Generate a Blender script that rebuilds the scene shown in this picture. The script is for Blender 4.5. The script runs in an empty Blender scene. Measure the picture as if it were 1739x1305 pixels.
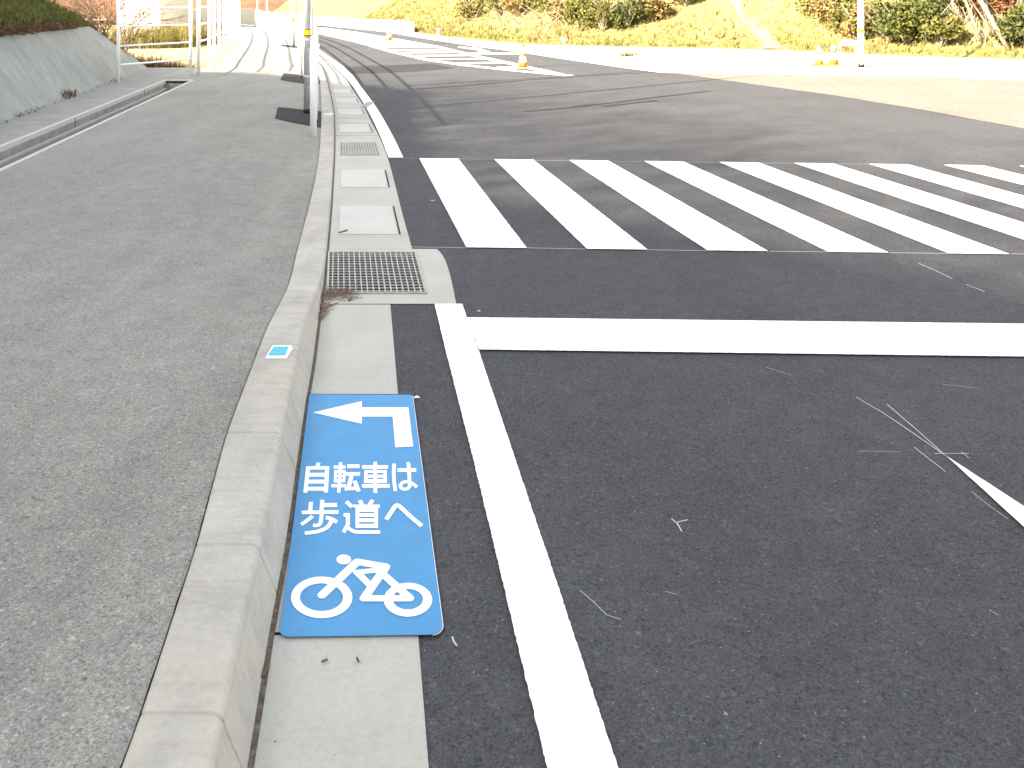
import bpy, bmesh, math, random
import numpy as np
from mathutils import Vector, Matrix, noise
random.seed(7); np.random.seed(7)
S = bpy.context.scene
R = math.radians

# ------------------------------------------------------------------ camera, sky, sun, exposure
HC = 1.75; F = 1500.0; YH = 5.0; XC = 869.5; W0 = 1739.0; H0 = 1305.0
cam_d = bpy.data.cameras.new("camera"); cam = bpy.data.objects.new("camera", cam_d)
S.collection.objects.link(cam); S.camera = cam
cam.location = (0, 0, HC); cam.rotation_euler = (R(90), 0, 0)
cam_d.sensor_width = 36.0; cam_d.lens = 36.0 * F / W0
cam_d.shift_y = -(H0/2 - YH) / W0
cam_d.clip_start = 0.05; cam_d.clip_end = 3000
SUN_AZ = math.atan2(.75, .65)          # light travels towards +x +y
SUN_EL = R(28)
sun_d = bpy.data.lights.new("sun", 'SUN'); sun = bpy.data.objects.new("sun", sun_d)
S.collection.objects.link(sun)
sun_d.energy = 5.0; sun_d.angle = R(0.9); sun_d.color = (1.0, .85, .67)
tosun = Vector((-math.sin(SUN_AZ)*math.cos(SUN_EL), -math.cos(SUN_AZ)*math.cos(SUN_EL), math.sin(SUN_EL)))
sun.rotation_euler = tosun.to_track_quat('Z', 'Y').to_euler()
wd = bpy.data.worlds.new("World"); S.world = wd; wd.use_nodes = True
nt = wd.node_tree; bg = nt.nodes['Background']
sky = nt.nodes.new('ShaderNodeTexSky'); sky.sky_type = 'NISHITA'; sky.sun_disc = False
sky.sun_elevation = SUN_EL; sky.sun_rotation = math.atan2(tosun.x, tosun.y)
sky.air_density = 1.0; sky.dust_density = 2.5; sky.ozone_density = .6
hs = nt.nodes.new('ShaderNodeHueSaturation'); hs.inputs['Saturation'].default_value = .2
nt.links.new(sky.outputs[0], hs.inputs['Color']); nt.links.new(hs.outputs[0], bg.inputs[0])
bg.inputs[1].default_value = 0.10
S.view_settings.view_transform = 'Standard'; S.view_settings.look = 'None'
S.view_settings.gamma = 1; S.view_settings.exposure = 2.6
S.render.engine = 'CYCLES'

# ------------------------------------------------------------------ helpers
def G(px, py, z=0.0):
    d = F*(HC - z)/(py - YH)
    return Vector(((px - XC)*d/F, d, z))
def AT(px, py, d):
    return Vector(((px - XC)*d/F, d, HC - (py - YH)*d/F))
def tag(o, label=None, cat=None, group=None, kind=None):
    if label: o['label'] = label
    if cat: o['category'] = cat
    if group: o['group'] = group
    if kind: o['kind'] = kind
    return o
def empty(name, loc=(0, 0, 0), rz=0):
    o = bpy.data.objects.new(name, None); S.collection.objects.link(o)
    o.location = loc; o.rotation_euler = (0, 0, rz); o.empty_display_size = .1
    return o
class MB:
    def __init__(s): s.v = []; s.f = []; s.sm = False
    def add(s, vs, fs):
        n = len(s.v); s.v += [tuple(v) for v in vs]; s.f += [tuple(i+n for i in f) for f in fs]
    def quad(s, a, b, c, d): s.add([a, b, c, d], [(0, 1, 2, 3)])
    def poly(s, pts): s.add(pts, [tuple(range(len(pts)))])
    def box(s, x0, x1, y0, y1, z0, z1):
        s.add([(x0,y0,z0),(x1,y0,z0),(x1,y1,z0),(x0,y1,z0),(x0,y0,z1),(x1,y0,z1),(x1,y1,z1),(x0,y1,z1)],
              [(3,2,1,0),(4,5,6,7),(0,1,5,4),(1,2,6,5),(2,3,7,6),(3,0,4,7)])
    def tube(s, pts, rs, n=10, cap=True):
        pts = [Vector(p) for p in pts]
        if not isinstance(rs, (list, tuple)): rs = [rs]*len(pts)
        base = len(s.v); up = Vector((0, 0, 1))
        for i, p in enumerate(pts):
            a = pts[max(i-1, 0)]; b = pts[min(i+1, len(pts)-1)]
            t = (b-a).normalized()
            u = t.cross(up) if abs(t.z) < .95 else t.cross(Vector((1, 0, 0)))
            u.normalize(); w = t.cross(u)
            for k in range(n):
                an = 2*math.pi*k/n
                s.v.append(tuple(p + (u*math.cos(an) + w*math.sin(an))*rs[i]))
        for i in range(len(pts)-1):
            for k in range(n):
                a = base+i*n+k; b = base+i*n+(k+1) % n
                s.f.append((a, b, b+n, a+n))
        if cap:
            s.f.append(tuple(base+k for k in range(n))[::-1])
            s.f.append(tuple(base+(len(pts)-1)*n+k for k in range(n)))
    def prism(s, pts, z0, z1):
        n = len(pts)
        s.add([(p[0], p[1], z0) for p in pts] + [(p[0], p[1], z1) for p in pts],
              [tuple(range(n, 2*n))] + [(i, (i+1) % n, (i+1) % n+n, i+n) for i in range(n)])
    def build(s, name, m, parent=None, smooth=False, loc=None):
        me = bpy.data.meshes.new(name); me.from_pydata(s.v, [], s.f); me.update()
        bm = bmesh.new(); bm.from_mesh(me); bmesh.ops.recalc_face_normals(bm, faces=bm.faces) if s.sm is not None else None
        bm.to_mesh(me); bm.free()
        if smooth:
            for p in me.polygons: p.use_smooth = True
        me.materials.append(m)
        o = bpy.data.objects.new(name, me); S.collection.objects.link(o)
        if parent: o.parent = parent
        if loc is not None: o.location = loc
        return o
def flat(name, pts, z, m, parent=None, jit=0.0, seg=.05):
    """a horizontal painted or laid sheet, its edges slightly uneven"""
    pts = [Vector((p[0], p[1], 0)) for p in pts]; out = []
    n = len(pts)
    for i in range(n):
        a, b = pts[i], pts[(i+1) % n]; L = (b-a).length
        k = max(1, int(L/seg)) if jit else 1
        nrm = Vector((-(b-a).y, (b-a).x, 0)).normalized() if L > 0 else Vector()
        for j in range(k):
            p = a.lerp(b, j/k)
            if j and jit: p = p + nrm*random.uniform(-jit, jit)
            out.append((p.x, p.y, z))
    mb = MB(); mb.sm = None; mb.poly(out)
    me = bpy.data.meshes.new(name); me.from_pydata(mb.v, [], mb.f); me.update()
    bm = bmesh.new(); bm.from_mesh(me)
    bmesh.ops.triangulate(bm, faces=bm.faces)
    for f in bm.faces:
        f.normal_update()
        if f.normal.z < 0: f.normal_flip()
    bm.to_mesh(me); bm.free(); me.materials.append(m)
    o = bpy.data.objects.new(name, me); S.collection.objects.link(o)
    if parent: o.parent = parent
    return o

# ------------------------------------------------------------------ materials
def mat(name, col, rough=.8, spec=.3, metal=0.0):
    m = bpy.data.materials.new(name); m.use_nodes = True
    b = m.node_tree.nodes['Principled BSDF']
    b.inputs['Base Color'].default_value = (*col, 1); b.inputs['Roughness'].default_value = rough
    b.inputs['Specular IOR Level'].default_value = spec; b.inputs['Metallic'].default_value = metal
    return m
class N:
    def __init__(s, m): s.m = m; s.t = m.node_tree; s.b = s.t.nodes['Principled BSDF']; s.co = None
    def new(s, k, **kw):
        n = s.t.nodes.new(k)
        for a, v in kw.items(): setattr(n, a, v)
        return n
    def link(s, a, b): s.t.links.new(a, b)
    def pos(s):
        if not s.co: s.co = s.new('ShaderNodeNewGeometry')
        return s.co.outputs['Position']
    def noise(s, scale, detail=3, rough=.55, vec=None, dist=0):
        n = s.new('ShaderNodeTexNoise'); n.inputs['Scale'].default_value = scale
        n.inputs['Detail'].default_value = detail; n.inputs['Roughness'].default_value = rough
        n.inputs['Distortion'].default_value = dist
        s.link(vec or s.pos(), n.inputs['Vector']); return n.outputs['Fac']
    def ramp(s, fac, stops):
        r = s.new('ShaderNodeValToRGB'); e = r.color_ramp.elements
        while len(e) < len(stops): e.new(.5)
        for i, (p, c) in enumerate(stops):
            e[i].position = p; e[i].color = (*c, 1) if len(c) == 3 else c
        s.link(fac, r.inputs[0]); return r.outputs[0]
    def mix(s, a, b, fac, mode='MIX'):
        n = s.new('ShaderNodeMix', data_type='RGBA', blend_type=mode)
        for sock, v in ((n.inputs[6], a), (n.inputs[7], b)):
            if isinstance(v, tuple): sock.default_value = (*v, 1)
            else: s.link(v, sock)
        if isinstance(fac, (int, float)): n.inputs[0].default_value = fac
        else: s.link(fac, n.inputs[0])
        return n.outputs[2]
    def scaled(s, v):
        n = s.new('ShaderNodeVectorMath', operation='MULTIPLY'); s.link(s.pos(), n.inputs[0])
        n.inputs[1].default_value = v; return n.outputs[0]
    def vor(s, scale, vec=None):
        n = s.new('ShaderNodeTexVoronoi'); n.inputs['Scale'].default_value = scale
        s.link(vec or s.pos(), n.inputs['Vector']); return n
    def bump(s, h, dist=.002, strength=1):
        n = s.new('ShaderNodeBump'); n.inputs['Distance'].default_value = dist
        n.inputs['Strength'].default_value = strength
        s.link(h, n.inputs['Height']); s.link(n.outputs[0], s.b.inputs['Normal'])
    def color(s, c): s.link(c, s.b.inputs['Base Color'])

def asphalt(name, base, vary=.25, grain=120, speck=.5, rough=.85, streak=0):
    m = mat(name, base, rough, .12); n = N(m)
    lo = tuple(c*(1-vary) for c in base); hi = tuple(c*(1+vary) for c in base)
    big = n.ramp(n.noise(.6, 4, .6), [(.3, lo), (.7, hi)])
    v = n.vor(grain); sep = n.new('ShaderNodeSeparateColor'); n.link(v.outputs['Color'], sep.inputs[0])
    g = n.ramp(sep.outputs[0], [(0, (.28,.28,.29)), (.22, (.82,.82,.82)), (.75, (1.05,1.05,1.05)), (.93, (1.5,1.5,1.48)), (1, (1.7+speck,)*3)])
    v2 = n.vor(grain*.45); sep2 = n.new('ShaderNodeSeparateColor'); n.link(v2.outputs['Color'], sep2.inputs[0])
    g2 = n.ramp(sep2.outputs[1], [(0, (.55,.55,.55)), (.12, (.95,.95,.95)), (.9, (1.0,1.0,1.0)), (1, (1.5,1.5,1.5))])
    c = n.mix(big, g, .55+.3*speck, 'MULTIPLY'); c = n.mix(c, g2, .7, 'MULTIPLY')
    mid = n.ramp(n.noise(7, 5, .65), [(.3, (.86,.86,.87)), (.7, (1.12,1.11,1.10))])
    c = n.mix(c, mid, .8, 'MULTIPLY')
    if streak:
        st = n.ramp(n.noise(1, 4, .6, vec=n.scaled((2.2, .35, 1)), dist=.6), [(.35, (.86,.86,.86)), (.65, (1.1,1.1,1.1))])
        c = n.mix(c, st, streak, 'MULTIPLY')
    # a few pale stone chips, brighter than the rest
    chip = n.vor(38); sp = n.new('ShaderNodeSeparateColor'); n.link(chip.outputs['Color'], sp.inputs[0])
    near = n.ramp(chip.outputs['Distance'], [(.06, (1,1,1)), (.085, (0,0,0))])
    sel = n.ramp(sp.outputs[2], [(.965, (0,0,0)), (.97, (1,1,1))])
    both = n.mix(near, sel, 1.0, 'MULTIPLY')
    c = n.mix(c, (.34, .34, .33), both)
    n.color(c)
    h = n.mix(n.ramp(v.outputs['Distance'], [(0, (1,1,1)), (.7, (0,0,0))]), n.noise(grain*.5, 3), .4)
    n.bump(h, .0035, .9)
    return m
M = {}
M['asphalt'] = asphalt('new_asphalt', (.070, .0720, .078), .10, 210, .15, streak=.25)
M['asphalt_old'] = asphalt('old_asphalt', (.175, .162, .14), .08, 110, .1)
M['asphalt_patch'] = asphalt('patch_asphalt', (.034, .036, .04), .12, 110, .1)  # pavement patches, plus the shadow painted across the far lane
M['sidewalk'] = asphalt('sidewalk_asphalt', (.258, .256, .234), .08, 240, .05, streak=.55)

def concrete(name, base, vary=.12, warm=0, scale=1.0, pits=True):
    m = mat(name, base, .9, .2); n = N(m)
    c = n.ramp(n.noise(2.2*scale, 5, .6), [(.3, tuple(x*(1-vary) for x in base)), (.7, tuple(x*(1+vary) for x in base))])
    c = n.mix(c, n.ramp(n.noise(60*scale, 4, .7), [(.3, (.88,.88,.87)), (.7, (1.08,1.08,1.08))]), .8, 'MULTIPLY')
    if warm:
        c = n.mix(c, (base[0]*1.08, base[1]*.96, base[2]*.78), n.ramp(n.noise(1.7, 3), [(.45, (0,0,0)), (.75, (warm,)*3)]))
    if pits:
        v = n.vor(34); sp = n.new('ShaderNodeSeparateColor'); n.link(v.outputs['Color'], sp.inputs[0])
        a = n.ramp(v.outputs['Distance'], [(.07, (1,1,1)), (.11, (0,0,0))]); b = n.ramp(sp.outputs[0], [(.95, (0,0,0)), (.96, (1,1,1))])
        c = n.mix(c, (.08, .075, .07), n.mix(a, b, 1.0, 'MULTIPLY'))
    n.color(c); n.bump(n.noise(180, 4, .7), .0015, .6)
    return m
M['curb'] = concrete('curb_concrete', (.40, .388, .36), .10, .25)
M['gutter'] = concrete('gutter_concrete', (.40, .40, .365), .07, .25)
M['lid'] = concrete('lid_concrete', (.47, .47, .44), .05)
M['drain'] = concrete('drain_concrete', (.34, .34, .315), .12)
M['drain_wet'] = concrete('drain_wall_concrete', (.27, .268, .25), .3, 0, 1.5, False)
M['slope'] = concrete('sloped_wall_concrete', (.285, .295, .282), .14, 0, .8, False)
n = N(M['slope'])   # water streaks running down the slope
src = n.b.inputs['Base Color'].links[0].from_socket
vm = n.new('ShaderNodeVectorMath', operation='MULTIPLY'); n.link(n.pos(), vm.inputs[0]); vm.inputs[1].default_value = (2.0, 5.5, 1.6)
n.color(n.mix(src, n.ramp(n.noise(1, 5, .65, vec=vm.outputs[0]), [(.3, (.80,.81,.80)), (.66, (1.08,1.08,1.06))]), .8, 'MULTIPLY'))

n = N(M['curb'])   # casting stains, pinkish patches and paler worn bands
src = n.b.inputs['Base Color'].links[0].from_socket
c = n.mix(src, n.ramp(n.noise(1, 4, .6, vec=n.scaled((6, 1.7, 6))), [(.3, (.86,.86,.88)), (.5, (1.0,.985,.96)), (.72, (1.14,1.10,1.03))]), .9, 'MULTIPLY')
n.color(n.mix(c, n.ramp(n.noise(1, 5, .7, vec=n.scaled((3, 14, 9)), dist=.5), [(.32, (.84,.83,.82)), (.5, (1,1,1)), (.74, (1.12,1.12,1.12))]), .7, 'MULTIPLY'))
def paint(name, col, dirt=.06, chips=True, rough=.6):
    m = mat(name, col, rough, .3); n = N(m)
    c = n.ramp(n.noise(9, 5, .65), [(.25, tuple(x*(1-dirt) for x in col)), (.75, col)])
    if chips:
        c = n.mix(c, (.12, .12, .125), n.ramp(n.noise(95, 4, .8), [(.70, (0,0,0)), (.76, (.75,.75,.75))]))
    n.color(c); n.bump(n.noise(110, 3), .002, .6)
    return m
M['white'] = paint('road_paint', (.84, .84, .82), .04)
M['chalk'] = paint('chalk', (.55, .56, .56), .3, True)
M['blue'] = paint('blue_sheet', (.064, .258, .51), .14, False, .55)
n = N(M['blue'])   # grit showing on the sheet
src = n.b.inputs['Base Color'].links[0].from_socket
n.color(n.mix(src, n.ramp(n.noise(240, 3, .7), [(.3, (.80,.84,.88)), (.7, (1.22,1.14,1.08))]), .8, 'MULTIPLY'))
M['sheet_white'] = paint('sheet_white', (.84, .84, .84), .03, False, .55)
M['cyan'] = mat('cyan_reflector', (.0, .36, .62), .25, .6)
M['pit'] = mat('pit_dark', (.012, .012, .012), .9)
M['galv'] = mat('galvanised_steel', (.5, .53, .53), .5, .5, .0)
n = N(M['galv']); n.color(n.ramp(n.noise(14, 4, .6), [(.3, (.48,.51,.51)), (.7, (.64,.67,.66))]))
M['grate'] = mat('grate_steel', (.46, .45, .43), .5, .5, .2)
n = N(M['grate']); n.color(n.ramp(n.noise(20, 4, .6), [(.3, (.25,.24,.225)), (.7, (.42,.41,.385))]))
M['wpaint'] = mat('white_fence_paint', (.86, .86, .85), .45, .5)
M['yellow'] = mat('yellow_band', (.85, .62, .01), .4, .5)
M['black'] = mat('black_band', (.015, .015, .015), .5)
M['orange'] = mat('cone_orange', (.85, .16, .02), .5, .4)
M['reflect'] = mat('cone_white_band', (.8, .8, .78), .35, .5)
M['bark'] = mat('pale_bark', (.30, .24, .17), .9)
n = N(M['bark']); n.color(n.ramp(n.noise(14, 4, .7, vec=n.scaled((1, 1, .3))), [(.3, (.14,.105,.07)), (.7, (.40,.33,.24))]))
M['twig'] = mat('bare_twig', (.13, .085, .055), .9)
M['dirt'] = mat('gutter_dirt', (.09, .075, .058), .95); n = N(M['dirt'])
n.color(n.ramp(n.noise(45, 5, .75), [(.3, (.04,.034,.028)), (.55, (.12,.10,.08)), (.75, (.26,.22,.17))])); n.bump(n.noise(120, 4), .006, 1)
M['litter'] = mat('dead_leaf', (.17, .125, .085), .8)
def foliage(name, stops, scale=5):
    m = mat(name, stops[0], .75, .15); n = N(m)
    k = len(stops)
    n.color(n.mix(n.ramp(n.noise(scale, 3, .7), [(.28+.44*i/(k-1), c) for i, c in enumerate(stops)]),
                  n.ramp(n.noise(scale*9, 2, .7), [(.3, (.55,.55,.5)), (.7, (1.35,1.3,1.2))]), .8, 'MULTIPLY'))
    n.b.inputs['Transmission Weight'].default_value = 0
    return m
M['olive'] = foliage('olive_leaves', [(.035,.04,.012), (.095,.10,.025), (.17,.15,.04)], 1.6)
M['green'] = foliage('green_leaves', [(.022,.032,.012), (.055,.07,.02), (.12,.12,.035)], 1.6)
M['brownleaf'] = foliage('rusty_leaves', [(.07,.03,.015), (.16,.07,.03), (.24,.15,.07)], 1.8)
M['yellowgrass'] = foliage('dry_yellow_grass', [(.06,.062,.016), (.155,.145,.042), (.25,.22,.085)], 2.5)
M['straw'] = foliage('straw', [(.08,.055,.02), (.20,.145,.055), (.28,.22,.10)], 2.5)
M['bankgrass'] = foliage('bank_grass', [(.07,.10,.02), (.12,.16,.035), (.24,.22,.09)], 3)
M['deadgrass'] = foliage('withered_grass', [(.06,.035,.025), (.15,.085,.06), (.27,.18,.12)], 5)
def soil(name, a, b, sc=1.5):
    m = mat(name, a, .95, .1); n = N(m)
    n.color(n.mix(n.ramp(n.noise(sc, 6, .7), [(.3, a), (.7, b)]), n.ramp(n.noise(sc*22, 4, .8), [(.3, (.7,.7,.68)), (.7, (1.2,1.2,1.2))]), .8, 'MULTIPLY'))
    n.bump(n.noise(12, 5, .7), .03, .8); return m
M['hillsoil'] = soil('hill_ground', (.13,.12,.045), (.25,.22,.09))
M['gravel'] = soil('pale_gravel', (.34,.31,.26), (.48,.44,.37), .8)
M['trail'] = soil('trodden_earth', (.20,.17,.10), (.32,.27,.17), 2)
M['field'] = soil('dry_field', (.26,.20,.09), (.42,.35,.20), .35)
M['banksoil'] = soil('bank_ground', (.035,.045,.015), (.08,.08,.03), 3)
M['house'] = concrete('house_render', (.60, .58, .52), .05, 0, 1, False)
M['shutter'] = mat('shutter_grey', (.33, .34, .33), .5)
M['rockbank'] = soil('red_bank', (.13,.065,.04), (.27,.15,.09), 1.2)
M['farwall'] = concrete('far_wall_concrete', (.52, .51, .48), .06, 0, .3, False)
M['tar'] = mat('tar_line', (.03, .03, .03), .8)

# ------------------------------------------------------------------ the line of the kerb
def smooth01(t): t = min(max(t, 0), 1); return t*t*(3-2*t)
def zc(d):                                     # height of the kerb top above the road
    u = min(max((d-4.35)/1.3, 0), 1); u = .75*u + .25*u*u*(3-2*u)
    return .15 - .118*u + .045*smooth01((d-9)/6)
def gz(px, py):                                # a point on the kerb top or pavement edge
    z = .15
    for _ in range(12):
        d = F*(HC-z)/(py-YH); z = zc(d)
    return G(px, py, z)
class Line:
    """x as a smooth function of the distance y"""
    def __init__(s, pts, sm=.25):
        pts = sorted([(p.y, p.x) for p in pts]); s.y = np.array([p[0] for p in pts]); s.x = np.array([p[1] for p in pts])
        yy = [s.y[0]]
        while yy[-1] < s.y[-1]: yy.append(yy[-1] + max(.03, .02*abs(yy[-1])))
        yy = np.array(yy); base = np.interp(yy, s.y, s.x)
        k = 3; pad = np.pad(base, k, mode='reflect', reflect_type='odd')
        ker = np.hanning(2*k+3)[1:-1]; ker /= ker.sum()
        s.yy = yy; s.xx = np.convolve(pad, ker, 'valid')
        s.m0 = (s.x[1]-s.x[0])/(s.y[1]-s.y[0]); s.m1 = (s.x[-1]-s.x[-2])/(s.y[-1]-s.y[-2])
    def __call__(s, y):
        if y < s.yy[0]: return float(s.xx[0] + (y-s.yy[0])*s.m0)
        if y > s.yy[-1]: return float(s.xx[-1] + (y-s.yy[-1])*s.m1)
        return float(np.interp(y, s.yy, s.xx))
FAR_C = [(523, 96), (510, 80), (490, 67), (470, 58), (440, 47), (405, 39), (360, 33)]
L_base = Line([G(*p) for p in [(422.6,1305),(441.5,1188),(457,1090),(479.5,968),(491,900),(502,816),(522,673),(530,636),(541.5,545),(549,498),(556,428),(563,346),(568,263),(568.5,235),(567.5,194),(564,172),(556,137),(548.5,117),(534,101)]] + [G(x+9, y+1.5) for x, y in FAR_C[1:]])
L_left = Line([gz(*p) for p in [(205,1305),(240,1211),(293,1050),(335,923),(385,734),(442,585),(488,490),(503,430),(517,380),(532,320),(540,279),(544,242),(546,178),(543.5,136),(540,119)]] + [gz(*p) for p in FAR_C])
L_gut = Line([G(*p) for p in [(728,1305),(711,1090),(692,870),(676,670),(663,518),(680,425),(684,368),(670.6,312.6),(659.6,271),(646,236),(630,207),(618,181),(589,137.6),(574,122),(555,104),(538.5,90)]] + [G(x+22, y+1) for x, y in FAR_C[1:]])
L_gut0 = Line([G(*p) for p in [(728,1305),(711,1090),(692,870),(676,670),(663,518),(655,440)]])
L_gut1 = Line([G(*p) for p in [(700,424),(684.5,368),(670.6,312.6),(659.6,271),(646,236),(630.5,207.5),(618,181),(589,137.6),(574,122),(555,104),(538.5,90)]] + [G(x+22, y+1) for x, y in FAR_C[1:]])
L_wl = Line([G(*p) for p in [(660,269),(648,237),(634.5,207),(621,181.5),(594,139),(572,117),(555,102),(538,89)]] + [G(x+26, y) for x, y in FAR_C[1:]])
L_wr = Line([G(*p) for p in [(685,269),(670,237),(651.5,203),(638,181),(614,149),(597.5,127.5),(580.6,112),(555,94),(538,82)]] + [G(x+36, y-1.5) for x, y in FAR_C[1:]])
D_AP0 = G(0, 518).y; D_AP1 = G(0, 424).y       # the concrete surround of the big grate
def gut_r(d):
    if d < D_AP0: return L_gut0(d)
    if d > D_AP1: return L_gut1(d)
    pts = sorted([(G(x, y).y, G(x, y).x) for x, y in [(775,518),(770,493),(765,470),(758,447),(751,433),(742,424)]])
    return float(np.interp(d, [p[0] for p in pts], [p[1] for p in pts]))
def ystations(a, b, k=.02, mn=.05):
    out = [a]
    while out[-1] < b: out.append(out[-1] + max(mn, k*abs(out[-1])))
    out[-1] = b; return out
def strip(mb, fa, fb, d0, d1, za, zb=None, mn=.05):
    zb = zb or za
    ys = ystations(d0, d1, .02, mn)
    for a, b in zip(ys, ys[1:]):
        mb.quad((fa(a), a, za(a)), (fb(a), a, zb(a)), (fb(b), b, zb(b)), (fa(b), b, za(b)))

# ------------------------------------------------------------------ ground and roads
YF = 95.0
mb = MB(); mb.poly([(-1500, -300, -.45), (1500, -300, -.45), (1500, 2500, -.45), (-1500, 2500, -.45)])
tag(mb.build('ground', M['field']), kind='structure')
EDGE = [(455, 36.5), (535, 42), (656, 54), (732, 66.6), (808, 78), (884, 88), (970, 101), (1060, 114), (1120, 121.5), (1570, 128.5), (1739, 136), (2100, 150)]
edge_w = [G(*p) for p in EDGE]
# new asphalt road: left side follows the gutter, far side follows the far edge line
pts = [(gut_r(d)-.004, d) for d in ystations(-6, 66, .015, .05)]
pts += [(p.x, p.y) for p in edge_w] + [(60, 22), (60, -6)]
flat('road', pts, 0, M['asphalt']); tag(bpy.data.objects['road'], kind='structure')
# older, paler asphalt beyond the joint
OLD = [(1100,119),(1180,129.5),(1290,145),(1420,163),(1560,186),(1739,219),(2100,290),(2600,400)]
pts = [G(*p) for p in OLD]; pts += [Vector((60, 9, 0)), Vector((60, 24, 0))] + [G(*p) for p in [(2100,150),(1739,136),(1570,128.5),(1120,121)]]
tag(flat('old_road', pts, .004, M['asphalt_old'], jit=.015, seg=.4), kind='structure')
# gravel beyond
pts = [Vector((p.x, p.y-.03, 0)) for p in edge_w] + [Vector((60, 21, 0)), Vector((70, 60, 0)), Vector((40, 120, 0)), Vector((-40, 130, 0)), Vector((-52, 90, 0))]
tag(flat('gravel_verge', pts, -.008, M['gravel']), kind='structure')
# cast shadow across the far lane, painted as a dark band
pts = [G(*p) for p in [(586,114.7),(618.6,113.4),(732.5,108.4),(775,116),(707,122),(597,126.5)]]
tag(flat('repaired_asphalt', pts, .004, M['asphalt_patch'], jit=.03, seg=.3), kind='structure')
def ribbon(pxs, wpx_m, z, m, name=None, mbx=None):
    w = [G(*p) if len(p) == 2 else Vector(p) for p in pxs]; mb = mbx or MB(); mb.sm = None
    for i in range(len(w)-1):
        a, b = w[i], w[i+1]; t = (b-a).normalized(); nn = Vector((-t.y, t.x, 0))*wpx_m/2
        mb.quad((a.x-nn.x, a.y-nn.y, z), (b.x-nn.x, b.y-nn.y, z), (b.x+nn.x, b.y+nn.y, z), (a.x+nn.x, a.y+nn.y, z))
    return mb
for p, w, lb in [([(890,190.5),(960,184),(1040,175),(1120,165),(1205,155.5)], .07, 'longest dark seam just beyond the middle of the crosswalk'),
             ([(1025,181),(1060,177),(1115,171)], .14, 'short thick dark smear just below the longest seam'),
             ([(700,152),(790,146),(900,136),(1020,128),(1110,123.5),(1195,118)], .06, 'dark seam running from the dark repaired band past the tip of the hatched island'),
             ([(690,146),(780,141.5),(900,134),(1000,127.5),(1100,121.5)], .04, 'faint thin seam just above the one passing the tip of the hatched island')]:
    mb = ribbon(p, w, .008, None); mb.sm = None; tag(mb.build('tar_seam', M['tar']), lb, 'tar seam', 'dark seams across the road')  # thin cast shadows painted on the road as dark strips
# pavement (footway): from the drain and the left fence to the kerb
DR = [G(*p, .15) for p in [(0,292.5),(190,205),(329,137)]]           # near rim of the open drain
dvec = (DR[2]-DR[0]); dvec.z = 0; dvec.normalize(); dnrm = Vector((-dvec.y, dvec.x, 0))   # points left
def drain_x(d, off=0):                                               # x of a line parallel to the near rim
    p = DR[0] + dnrm*off; return p.x + (d-p.y)*dvec.x/dvec.y
D_END = DR[2].y
LF = [(329,137),(352,133),(372,107.5),(386,94),(398,82),(406,72),(411,62),(411,54),(402,47),(380,41),(330,36)]
L_lf = Line([G(*p, .15) for p in LF])
def side_l(d):
    if d <= D_END: return drain_x(d, 0)
    if d < D_END+.35: return drain_x(D_END, 0) + (L_lf(D_END+.35)-drain_x(D_END, 0))*(d-D_END)/.35
    return L_lf(d)
mb = MB()
ys = ystations(-6, 74, .012, .06); cols = [0, .3, .6, .8, .92, .992, 1]
def swz(d, u): return .15 + (zc(d)-.15)*smooth01((u-.45)/.55) - .002
grid = [[(side_l(d) + (L_left(d)-.004-(.004*abs(noise.noise((d*9, 0, 4))) if u == 1 else 0)-side_l(d))*u, d, swz(d, u)-(.006 if u == 1 else 0)) for u in cols] for d in ys]
for a, b in zip(grid, grid[1:]):
    for i in range(len(cols)-1): mb.quad(a[i], a[i+1], b[i+1], b[i])
for a, b in zip(grid, grid[1:]):                                     # skirt down to the field
    if a[0][1] >= D_END: mb.quad(a[0], b[0], (b[0][0], b[0][1], -.45), (a[0][0], a[0][1], -.45))
tag(mb.build('sidewalk', M['sidewalk'], smooth=True), kind='structure')
# dark patches round the pole feet
for q in ([(472,186),(546,190),(545.5,217),(529,215),(467,206)], [(481.6,128.5),(541,129.5),(543.5,143),(515,143.7),(476,140)], [(478,77.5),(508,79),(512,82.5),(478,80.5)]):
    pts = []
    for x, y in q:
        p = gz(x, y); pts.append(p)
    mbp = MB(); mbp.sm = None
    mbp.poly([(p.x, p.y, swz(p.y, (p.x-side_l(p.y))/(L_left(p.y)-side_l(p.y))) + .007) for p in pts])
    tag(mbp.build('pavement_patch', M['asphalt_patch']), kind='structure')

# kerb: swept profile with joints
KJ = [-.5, .13, .75, 1.37, 1.99, 2.61, 3.29, 4.14, 4.62, 5.1]
while KJ[-1] < 30: KJ.append(KJ[-1] + .62)
st = []
for d in ystations(-6, 66, .012, .06): st.append((d, 0))
for j in KJ: st += [(j-.006, 0), (j-.0022, 1), (j+.0022, 1), (j+.006, 0)]
st = sorted(s for s in st if not any(abs(s[0]-j) < .0062 and s not in [(j-.006, 0), (j-.0022, 1), (j+.0022, 1), (j+.006, 0)] for j in KJ))
mb = MB()
prev = None
for d, g in st:
    z = zc(d); xl = L_left(d); xb = L_base(d); lean = .05*z/.15
    wob = .002*noise.noise((d*3, 0, 0))
    e = .004 if g else 0; r = min(.032, z*.4)
    prof = [(xl+e, -.1), (xl+e, z-.004-e), (xl+.006+e, z-e), ]
    xc = xb - lean + wob
    for k in range(6):
        a = k/5*math.pi/2
        prof.append((xc-r+r*math.sin(a)-e, z-r+r*math.cos(a)-e))
    prof += [(xb-e, .0), (xb-e, -.1)]
    row = [(x, d, zz) for x, zz in prof]
    if prev:
        for i in range(len(row)-1): mb.quad(prev[i], prev[i+1], row[i+1], row[i])
    prev = row
kerb = tag(mb.build('kerb', M['curb'], smooth=True), kind='structure')
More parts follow.
